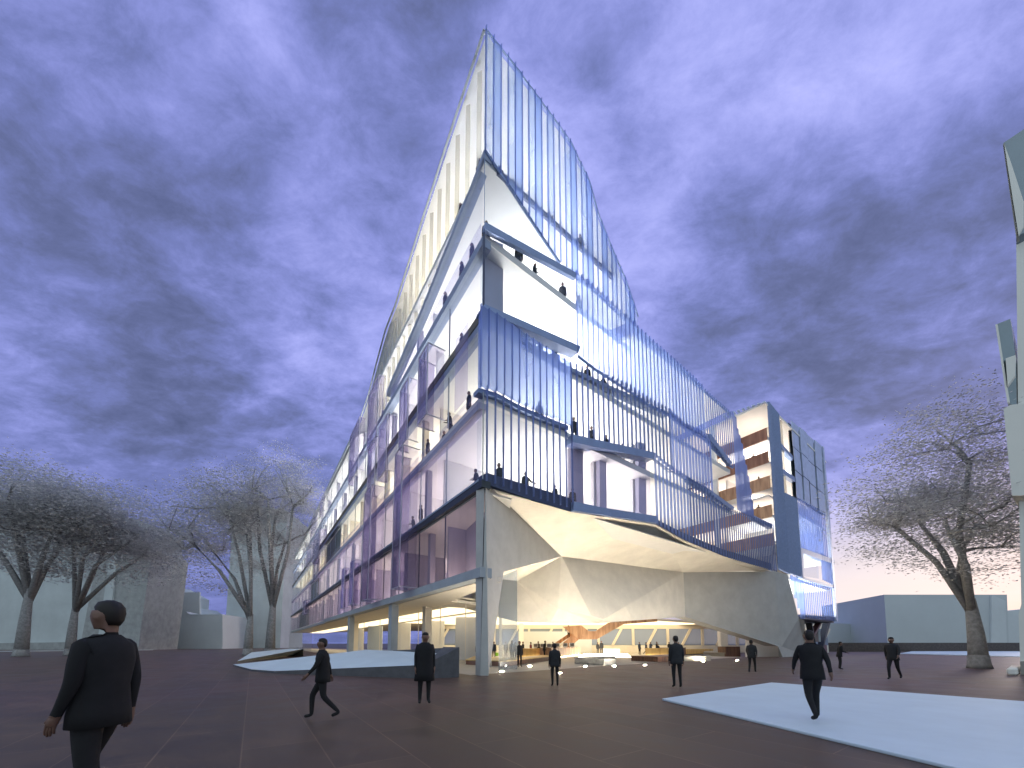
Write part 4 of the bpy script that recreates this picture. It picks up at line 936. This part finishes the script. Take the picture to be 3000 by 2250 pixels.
tpart([(2916, 951), (2922, 949), (2958, 1178), (2951, 1180)], YT - .3, .3, 'tower', 'trim')
tpart([(2940, 1198), (2960, 1186), (3250, 1160), (3250, 1400), (2992, 1452), (2965, 1452)], YT - .7, 4, 'tower', 'bay')
tpart([(2946, 1050), (2975, 1040), (2973, 1100), (2952, 1130)], YT - .35, .4, 'tower', 'facet')
tpart([(2990, 1976), (2988, 1938), (3250, 1938), (3250, 1990)], YT - .3, 3, 'conc_mid', 'plinth')
block('stone_block', 'small white faceted block on the ground by the white tower', 'block', [G(2950, 1978), G(2982, 1979), G(2992, 1970), G(2960, 1968)], .33, 'tower', bevel=.06)

# ------------------------------------------------------------------ trees
def tree(label, base, height, crown_c, crown_r, seed, lean=0.0, trunk_r=.35, nleaf=5200, leaf='leaf', forks=5, tb=.33):
    rnd = random.Random(seed); o = empty('tree', base, label, 'tree', None)
    fork = height * tb
    tr = MB(); tr.tube([base, base + Vector((lean * .2, 0, fork * .5)), base + Vector((lean * .4, .1, fork))], [trunk_r * 1.25, trunk_r * .98, trunk_r * .62], 10)
    tr.tube([base, base + Vector((0, 0, .25)), base + Vector((0, 0, .8))], [trunk_r * 1.5, trunk_r * 1.32, trunk_r * 1.2], 10)
    tips = []; top = base + Vector((lean * .4, .1, fork))
    cc = base + Vector(crown_c)
    def limb(p, q, r, depth):
        mid = (p + q) / 2 + Vector((rnd.uniform(-.3, .3), rnd.uniform(-.3, .3), rnd.uniform(.1, .5))) * (q - p).length * .25
        tr.tube([p, mid, q], [r, r * .75, r * .5], 6)
        tips.append(mid); tips.append(q)
        if depth:
            for _ in range(3):
                d = Vector((rnd.uniform(-1, 1) * crown_r[0] * .42, rnd.uniform(-1, 1) * crown_r[1] * .42, rnd.uniform(-.15, .8) * crown_r[2] * .42))
                limb(q, q + d, r * .5, depth - 1)
    for i in range(forks):
        a = 2 * math.pi * i / forks + rnd.uniform(-.4, .4)
        q = cc + Vector((math.cos(a) * crown_r[0] * .45, math.sin(a) * crown_r[1] * .45, rnd.uniform(-.55, .35) * crown_r[2]))
        limb(top - Vector((0, 0, rnd.uniform(fork * .06, fork * .22))), q, trunk_r * .6, 2)
    tr.build('trunk', 'bark', o, smooth=True)
    # leaf clumps: flat, drooping sprays spread through the crown
    clumps = []
    for p in tips:
        for _ in range(2): clumps.append(p + Vector((rnd.gauss(0, .16) * crown_r[0], rnd.gauss(0, .16) * crown_r[1], rnd.gauss(0, .12) * crown_r[2])))
    for _ in range(90):
        a, zr = rnd.uniform(0, 2 * math.pi), rnd.uniform(-.8, 1); rr = math.sqrt(max(0, 1 - zr * zr)) * rnd.uniform(.55, 1.0)
        clumps.append(cc + Vector((math.cos(a) * rr * crown_r[0], math.sin(a) * rr * crown_r[1], zr * crown_r[2] * rnd.uniform(.8, 1.05))))
    cr = MB()
    per = max(1, nleaf // len(clumps))
    s_ = crown_r[0] * .13
    for c_ in clumps:
        for _ in range(int(per * rnd.uniform(.4, 1.7))):
            p = c_ + Vector((rnd.gauss(0, s_ * 1.25), rnd.gauss(0, s_ * 1.25), rnd.gauss(0, s_ * .42)))
            L = rnd.uniform(.06, .15) * crown_r[0] / 5.5; w_ = L * rnd.uniform(.2, .4)
            a = rnd.uniform(0, 2 * math.pi); u = Vector((math.cos(a), math.sin(a), rnd.uniform(-.35, .2))); v = Vector((-math.sin(a) * .5, math.cos(a) * .5, rnd.uniform(-.9, .9))).normalized()
            cr.add([p - u * L, p - v * w_, p + u * L, p + v * w_], [(0, 1, 2, 3)])
    co = cr.build('crown', leaf, o)
    co.data.materials.append(MAT['leaf2'])
    for pl_ in co.data.polygons: pl_.material_index = 1 if rnd.random() < .4 else 0
    return o
def gx(px, Y): p = D(px, HZ, Y); return Vector((p.x, p.y, 0))
tree('broad grey tree at the left edge with the widest trunk of the left pair', gx(65, 44), 24, (-1.5, 0, 16.2), (9.0, 6, 8.0), 11, trunk_r=.52, nleaf=44000)
tree('grey tree beside the dark tower, right one of the left pair', gx(208, 47), 20, (3.5, 0, 15.0), (8.5, 6, 6.8), 12, trunk_r=.44, nleaf=36000)
tree('slender grey tree before the slab tower, left one of the twin trees', gx(728, 48), 24, (-4.0, 0, 15.0), (7.2, 5, 9.0), 13, trunk_r=.44, nleaf=36000, tb=.22)
tree('taller grey tree nearest the library, right one of the twin trees', gx(792, 50), 29, (0.0, 0, 19.0), (5.6, 4.6, 11.0), 14, trunk_r=.5, nleaf=36000, tb=.25)
tree('big grey tree on the right before the plain pale block', gx(2862, 23), 17, (-1.5, 0, 10.4), (4.9, 4.2, 5.6), 15, trunk_r=.38, nleaf=44000, tb=.25)

# ------------------------------------------------------------------ people
def skinned(name, J, E, root, sub=1):
    keys = list(J); me = bpy.data.meshes.new(name)
    me.from_pydata([J[k][0] for k in keys], [(keys.index(a), keys.index(b)) for a, b in E], [])
    o = bpy.data.objects.new(name, me); COL.objects.link(o)
    sk = o.modifiers.new('s', 'SKIN'); sk.use_smooth_shade = True
    for i, k in enumerate(keys):
        r = J[k][1]; me.skin_vertices[0].data[i].radius = (r, r) if not isinstance(r, tuple) else r
        me.skin_vertices[0].data[i].use_root = (k in root)
    sb = o.modifiers.new('u', 'SUBSURF'); sb.levels = sub; sb.render_levels = sub
    dg = bpy.context.evaluated_depsgraph_get(); ev = o.evaluated_get(dg)
    out = bpy.data.meshes.new_from_object(ev, depsgraph=dg)
    bpy.data.objects.remove(o); bpy.data.meshes.remove(me)
    return out
def pose_mesh(pose):
    """front is -Y, height 1.75"""
    V = Vector; J = {}; E = []
    def j(k, p, r): J[k] = (V(p), r)
    def e(*ks):
        for a, b in zip(ks, ks[1:]): E.append((a, b))
    hx = .0; ln = pose.get('lean', 0.0)
    j('pelvis', (0, 0, .95), .135); j('waist', (0, -ln * .3, 1.12), .13); j('chest', (0, -ln * .7, 1.32), .15); j('nb', (0, -ln, 1.46), .075)
    j('neck', (0, -ln - .01, 1.53), .056); j('head', (0, -ln - .02, 1.61), .088); j('crown', (0, -ln - .01, 1.685), .082)
    j('nose', (0, -ln - .118, 1.615), .014); j('chin', (0, -ln - .075, 1.555), .035)
    e('pelvis', 'waist', 'chest', 'nb', 'neck', 'head', 'crown'); e('head', 'nose'); e('head', 'chin')
    for sgn, s in ((-1, 'l'), (1, 'r')):
        a = pose['arm_' + s]
        j('sh' + s, (sgn * .175, -ln * .85, 1.40), .068); j('el' + s, (sgn * (.215 + a[0]), -ln * .6 + a[1], 1.13 + a[2]), .048)
        w_ = V((sgn * (.225 + a[3]), -ln * .4 + a[4], .89 + a[5])); j('wr' + s, w_, .031)
        d = (w_ - J['el' + s][0]).normalized(); j('pa' + s, w_ + d * .075, .034); pose.setdefault('palms', []).append(w_ + d * .10)
        e('chest', 'sh' + s, 'el' + s, 'wr' + s, 'pa' + s)
        side = V((0, 1, 0)) if abs(d.z) > .6 else V((1, 0, 0)); inn = V((-sgn, 0, 0)) if abs(d.z) > .6 else V((0, 0, -1))
        for k, (o_, l_) in enumerate(((-.027, .068), (-.009, .08), (.009, .076), (.027, .058))):
            b = w_ + d * .095 + side * o_; j(f'f{k}a{s}', b, .0095); j(f'f{k}b{s}', b + d * l_ * .5 + inn * .006, .009); j(f'f{k}c{s}', b + d * l_ + inn * .022, .008)
            e('pa' + s, f'f{k}a{s}', f'f{k}b{s}', f'f{k}c{s}')
        b = w_ + d * .04 - side * .035; j('ta' + s, b, .011); j('tb' + s, b - side * .02 + d * .035 + inn * .01, .010); e('wr' + s, 'ta' + s, 'tb' + s)
        g_ = pose['leg_' + s]
        j('hip' + s, (sgn * .092, 0, .88), .098); j('kn' + s, (sgn * .10, g_[0], .49 + g_[1]), .064); j('an' + s, (sgn * .10, g_[2], .09 + g_[3]), .043); j('to' + s, (sgn * .12, g_[2] - .15, .045 + g_[3] + g_[4]), .037)
        e('pelvis', 'hip' + s, 'kn' + s, 'an' + s, 'to' + s)
        j('ear' + s, (sgn * .092, -ln - .01, 1.62), .018); e('head', 'ear' + s)
    return skinned('person', J, E, ('pelvis',), 1), ln
POSES = {
    'stand': dict(arm_l=(0, .02, 0, 0, -.03, 0), arm_r=(0, .02, 0, 0, -.03, 0), leg_l=(-.02, 0, .03, 0, 0), leg_r=(-.03, 0, .0, 0, 0)),
    'walk': dict(arm_l=(.02, .10, .02, .02, .14, .06), arm_r=(.02, -.10, .02, .0, -.24, .10), leg_l=(-.20, .03, -.20, .0, .02), leg_r=(.04, .0, .36, .06, -.02), lean=.03),
    'coatwalk': dict(arm_l=(.0, .04, .0, -.01, .03, .02), arm_r=(.0, .0, .0, -.01, -.08, .03), leg_l=(-.16, .03, -.14, .0, .02), leg_r=(.04, .0, .30, .05, -.02)),
    'bent': dict(arm_l=(.0, -.06, .02, -.08, -.26, .20), arm_r=(.0, -.06, .02, -.08, -.26, .20), leg_l=(-.03, 0, .02, 0, 0), leg_r=(-.03, 0, .04, 0, 0), lean=.10),
    'point': dict(arm_l=(0, .02, 0, 0, -.03, 0), arm_r=(.12, -.04, .10, .26, -.14, .26), leg_l=(-.02, 0, .05, 0, 0), leg_r=(-.03, 0, -.06, 0, 0)),
}
PM = {k: pose_mesh(v) for k, v in POSES.items()}
def loft(rings, n=16):
    m = MB(); vs = []; fs = []
    for (c_, rx, ry) in rings: vs += [Vector(c_) + Vector((math.cos(2 * math.pi * i / n) * rx, math.sin(2 * math.pi * i / n) * ry, 0)) for i in range(n)]
    for k in range(len(rings) - 1):
        for i in range(n): fs.append((k * n + i, k * n + (i + 1) % n, (k + 1) * n + (i + 1) % n, (k + 1) * n + i))
    fs.append(tuple(range(n))[::-1]); fs.append(tuple(range((len(rings) - 1) * n, len(rings) * n)))
    return m.add(vs, fs)
mesh_cache = {}
def variant(pose, top):
    k = (pose, top)
    if k in mesh_cache: return mesh_cache[k]
    me = PM[pose][0].copy(); ln = PM[pose][1]; me.materials.clear()
    for mt in (top, 'trousers', 'skin', 'shoe'): me.materials.append(MAT[mt])
    src = POSES[pose]
    for p in me.polygons:
        c_ = p.center; x = abs(c_.x)
        a = src['arm_l' if c_.x < 0 else 'arm_r']
        wz = .89 + a[5]; hand = any((c_ - q).length < .105 for q in src['palms'])
        p.material_index = 2 if (c_.z > 1.50 or hand) else 3 if c_.z < .085 else 1 if c_.z < .93 else 0
        p.use_smooth = True
    # hair cap
    h = loft([((0, -ln + .034, 1.555), .048, .034), ((0, -ln + .026, 1.595), .072, .062), ((0, -ln + .014, 1.65), .083, .084), ((0, -ln + .002, 1.695), .081, .090), ((0, -ln - .004, 1.735), .060, .068), ((0, -ln, 1.752), .022, .025)])
    hm = bpy.data.meshes.new('hair'); hm.from_pydata(h.v, [], h.f); hm.materials.append(MAT['hair'])
    # jacket hem following the hips and chest
    cm = loft([((0, .005, .80), .205, .155), ((0, .0, .90), .200, .150), ((0, -ln * .3, 1.10), .175, .132), ((0, -ln * .6, 1.30), .205, .145), ((0, -ln * .8, 1.41), .195, .12), ((0, -ln, 1.485), .075, .075)])
    jm = bpy.data.meshes.new('jacket'); jm.from_pydata(cm.v, [], cm.f); jm.materials.append(MAT[top])
    for mm in (hm, jm):
        for p in mm.polygons: p.use_smooth = True
    mesh_cache[k] = (me, hm, jm); return mesh_cache[k]
def person(label, loc, face, pose='stand', top='coat', h=1.75, group=None, jacket=True, long_coat=False):
    me, hm, jm = variant(pose, top)
    o = bpy.data.objects.new('person', me); COL.objects.link(o); o.location = loc; o.rotation_euler = (0, 0, R(face)); s = h / 1.765; o.scale = (s, s, s)
    tag(o, label, 'person', group)
    for nm, mm in (('hair', hm), ('jacket', jm)):
        if nm == 'jacket' and not jacket: continue
        c_ = bpy.data.objects.new(nm, mm); COL.objects.link(c_); c_.parent = o
    if long_coat:
        m = loft([((0, .0, .56), .25, .21), ((0, .0, .75), .235, .19), ((0, .0, .95), .215, .165), ((0, 0, 1.12), .195, .15), ((0, 0, 1.32), .225, .165), ((0, 0, 1.42), .20, .13), ((0, 0, 1.50), .085, .085)])
        lm = bpy.data.meshes.new('coat'); lm.from_pydata(m.v, [], m.f); lm.materials.append(MAT[top])
        for p in lm.polygons: p.use_smooth = True
        c_ = bpy.data.objects.new('coat', lm); COL.objects.link(c_); c_.parent = o
    return o
# face angle: 0 looks at the camera (-Y), 90 looks to +X, 180 away
def feet(px, py): return G(px, py)
def near(px, Y): p = D(px, HZ, Y); return Vector((p.x, p.y, 0))
person('large dark figure in a jacket in the left foreground, cut off at the knees', near(312, 3.1), 274, 'coatwalk', 'coat', 1.87)
person('dark walker before the large folded platform, stepping left', feet(940, 2108), -70, 'walk', 'coat', 1.62)
person('dark figure standing right of centre on the large folded platform front', feet(1242, 2062), 20, 'stand', 'coat', 1.80, long_coat=True, jacket=False)
person('dark walker on the pale blue platform in the right foreground', feet(2390, 2121) + Vector((0, 0, .05)), 160, 'walk', 'coat', 1.72)
person('dark figure just behind the right leg walker, before the V struts', feet(2462, 1962), 60, 'bent', 'coat', 1.62)
person('lone dark figure on the open plaza between the library and the right tree', feet(2622, 1992), -60, 'walk', 'coat2', 1.78)
person('dark figure in mid plaza before the dark brown bench', feet(1985, 2016), 175, 'stand', 'coat2', 1.78)
person('dark figure in mid plaza before the grey concrete bench', feet(1626, 2012), 185, 'stand', 'coat2', 1.52)
person('dark figure on the plaza before the white base wall', feet(2205, 1972), 140, 'walk', 'coat2', 1.70)
LP = 'people inside the lobby'
for lab, px, Y, fc, po, tp_, hh in [
    ('person in dark grey behind the long honey bench, nearest the entrance screen', 1522, 24, 20, 'stand', 'coat', 1.66),
    ('person in dark clothes at the left end of the honey wood desk', 1532, 40, 60, 'stand', 'coat', 1.7),
    ('person in a wine red dress beside the leftmost monitor', 1555, 41, 100, 'stand', 'coat4', 1.66),
    ('person in orange and black behind the first and second monitors', 1577, 42, -20, 'stand', 'coat', 1.75),
    ('person in black standing before the second monitor, tallest at the desk', 1594, 36.2, 90, 'bent', 'coat', 1.78),
    ('person behind the third monitor of the desk', 1620, 43, 0, 'stand', 'coat', 1.7),
    ('person at the foot of the staircase', 1659, 45, -60, 'stand', 'coat2', 1.68),
    ('person in slate blue seen through the entrance screen', 1500, 31, 150, 'stand', 'coat3', 1.76),
    ('shorter person just right of the slate blue one by the entrance screen', 1510, 35, 100, 'stand', 'coat2', 1.62),
    ('left one of two people standing under the stairs', 1751, 52, 10, 'stand', 'coat2', 1.66),
    ('right and taller one of two people standing under the stairs', 1762, 50, -30, 'stand', 'coat2', 1.86),
    ('clerk in navy sitting behind the glowing yellow counter', 1926, 44.5, 0, 'bent', 'coat3', 1.48),
    ('leftmost person in the row behind the glowing yellow counter', 1873, 50, 30, 'stand', 'coat3', 1.7),
    ('second person from the left behind the yellow counter', 1892, 51, 90, 'walk', 'coat3', 1.66),
    ('third person from the left behind the yellow counter, arms apart', 1906, 52, -60, 'point', 'coat3', 1.7),
    ('person behind the clerk at the yellow counter', 1924, 52, 40, 'stand', 'coat2', 1.74),
    ('person far back above the dark brown counter', 1960, 56, 0, 'stand', 'coat2', 1.72),
    ('person far back above the long yellow counter', 1988, 57, 0, 'stand', 'coat2', 1.70),
    ('person in black left of the concrete leg, behind the lobby glass', 1351, 36, 40, 'stand', 'coat', 1.72),
    ('first of two close together behind the lobby glass, taller', 1366, 37, -20, 'stand', 'coat3', 1.70),
    ('second of two close together behind the lobby glass, stooping', 1373, 36, 60, 'bent', 'coat', 1.58),
    ('person in black right beside the concrete leg behind the lobby glass', 1401, 33, 0, 'stand', 'coat', 1.74),
    ('person by the right side of the leg seen through pale glass', 1447, 36, 20, 'stand', 'coat3', 1.70),
    ('person in grey farther back right of the leg', 1482, 42, 0, 'stand', 'coat5', 1.70)]:
    person(lab, near(px, Y) + Vector((0, 0, .006)), fc, po, tp_, hh, LP)
p = D(1666, 1862, YS + 1.2); person('white figure standing on the lower stair flight', Vector((p.x, p.y, p.z - .35)), 30, 'stand', 'white_cloth', 1.6)
UP = 'people behind the glass of the upper floors'
fl_names = {2: 'lowest fin floor', 3: 'third floor', 4: 'fourth floor', 5: 'floor below the crown', 6: 'top floor'}
def up(pl, px, y, k, off, fc, po, lab, tp_='coat2', hh=1.75, dz=0.0):
    t, _ = pl.px(px, y, off); person(lab, pl.P(t, LV[k] + dz, off), fc, po, tp_, hh, UP)
for px, y, k, off, fc, po, lab, hh in [
    (1462, 1339, 2, -.9, -40, 'stand', 'person nearest the corner behind thin fins on the lowest fin floor', 1.75),
    (1540, 1359, 2, -.9, 30, 'point', 'broad person with arm out behind thin fins on the lowest fin floor', 1.80),
    (1519, 1400, 2, -2.2, 0, 'stand', 'shorter person left of the broad one on the lowest fin floor', 1.55),
    (1628, 1402, 2, -.9, -60, 'bent', 'stooping person behind the last thin fins on the lowest fin floor', 1.62),
    (1677, 1422, 2, -.7, 20, 'stand', 'person at the left edge of the lilac window box', 1.70),
    (1804, 1444, 2, -1.6, 180, 'stand', 'standing person inside the lilac window box', 1.78),
    (1834, 1471, 2, -1.8, 60, 'bent', 'stooping person inside the lilac window box', 1.45),
    (1580, 1180, 3, -1.0, 0, 'stand', 'shadowy person behind the blue panel box on the third floor', 1.75),
    (1681, 1200, 3, -.9, 10, 'stand', 'person right of the blue panel box behind the first thin fin', 1.78),
    (1733, 1229, 3, -.9, -40, 'walk', 'striding person behind thin fins on the third floor', 1.78),
    (1775, 1260, 3, -.9, 30, 'stand', 'person behind thin fins on the third floor, right of the strider', 1.70),
    (1822, 1289, 3, -.9, 0, 'bent', 'rightmost person behind thin fins on the third floor', 1.60),
    (1439, 840, 4, -1.2, 20, 'point', 'person by the lilac wall next to the corner of the big white window', 1.75),
    (1520, 896, 4, -.8, 180, 'stand', 'person standing left in the big white window', 1.78),
    (1582, 940, 4, -.8, 30, 'walk', 'second person from the left in the big white window', 1.78),
    (1627, 990, 4, -.8, -50, 'bent', 'third person from the left in the big white window', 1.7),
    (1719, 1012, 4, -.8, 0, 'stand', 'person below the first glass panels right of the big white window', 1.75),
    (1766, 1048, 4, -.8, 40, 'walk', 'person in the white gap under the long panel ribbon', 1.75),
    (1425, 622, 5, -.9, 0, 'stand', 'person at the corner under the crown diagonal', 1.75),
    (1520, 652, 5, -.8, 180, 'stand', 'person standing in the white triangle under the crown', 1.78),
    (1564, 721, 5, -.9, 60, 'bent', 'low person in the white triangle under the crown', 1.45),
    (1647, 743, 5, -.9, 0, 'stand', 'person where the crown diagonal meets the panel ribbon', 1.75),
    (1694, 784, 5, -.9, 30, 'stand', 'person behind the lower crown panels right of the diagonal', 1.75),
    (1714, 795, 5, -1.3, -30, 'stand', 'person right behind the lower crown panels, farther in', 1.70),
    (1464, 400, 6, -1.0, 0, 'stand', 'tall person behind the first crown panels on the top floor', 1.85),
    (1502, 451, 6, -1.0, 20, 'stand', 'second person behind the crown panels on the top floor', 1.75),
    (1606, 530, 6, -.9, 20, 'bent', 'stooping person in the middle of the top floor', 1.6),
    (1698, 617, 6, -.7, 0, 'stand', 'person behind the right crown panels on the top floor', 1.85)]:
    up(PR, px, y, k, off, fc, po, lab, hh=hh)
for px, y, k, off, fc, po, lab, hh in [
    (1402, 419, 6, -.5, -60, 'point', 'person leaning out beside the crown corner on the left face', 1.75),
    (1350, 560, 6, -.6, -60, 'stand', 'person behind the left crown glass below the corner', 1.75),
    (1383, 701, 5, -.6, -60, 'stand', 'person nearest the corner on the left face under the crown', 1.75),
    (1353, 755, 5, -.6, -60, 'stand', 'second person from the corner on the left face under the crown', 1.75),
    (1305, 836, 5, -.6, -60, 'point', 'third person from the corner on the left face under the crown', 1.75),
    (1353, 960, 4, -.6, -60, 'stand', 'person beside the olive slab edge on the left face', 1.75),
    (1374, 1162, 3, -.7, -60, 'stand', 'person in black nearest the corner behind the lilac balustrade', 1.7),
    (1320, 1223, 3, -.7, -60, 'bent', 'stooping person in black behind the lilac balustrade', 1.7),
    (1302, 1227, 3, -1.2, -60, 'stand', 'person beside the stooping one behind the lilac balustrade', 1.7),
    (1254, 1296, 3, -.7, -60, 'stand', 'person farthest from the corner behind the lilac balustrade', 1.7),
    (1233, 1499, 2, -.4, -60, 'stand', 'person in black standing behind the rose glass above the dark slab edge', 1.75),
    (1213, 1527, 2, -.8, -60, 'bent', 'stooping person left of the one above the dark slab edge', 1.7),
    (1398, 1394, 2, -.9, -60, 'bent', 'person whose head shows at the corner above the dark slab edge', 1.65)]:
    up(PL, px, y, k, off, fc, po, lab, 'coat', hh)
for i, (l, (a, b), lab) in enumerate([(3.2, gz[0], 'person on the topmost wooden balcony, nearer the front'), (9.0, gz[0], 'person on the topmost wooden balcony, farther back'), (1.8, gz[1], 'person on the second wooden balcony from the top'),
                              (1.4, gz[2], 'person on the third wooden balcony from the top'), (1.6, gz[3], 'person on the fourth wooden balcony from the top')]):
    person(lab, PG.P(l, b + .24, -.5), -30, 'bent' if i % 2 else 'stand', 'coat2', 1.72, 'people on the wooden balconies')
for x, y, lab in ((2302, 1372, 'left person in the upper window of the right block'), (2318, 1384, 'right person in the upper window of the right block'), (2306, 1448, 'person in the lower window of the right block')):
    t, z = PR.px(x, y, -.8); person(lab, PR.P(t, PR.px(2290, 1374 if y < 1400 else 1462)[1] + .02, -1.2), 0, 'stand', 'coat2', 1.75, 'people in the windows of the right block')
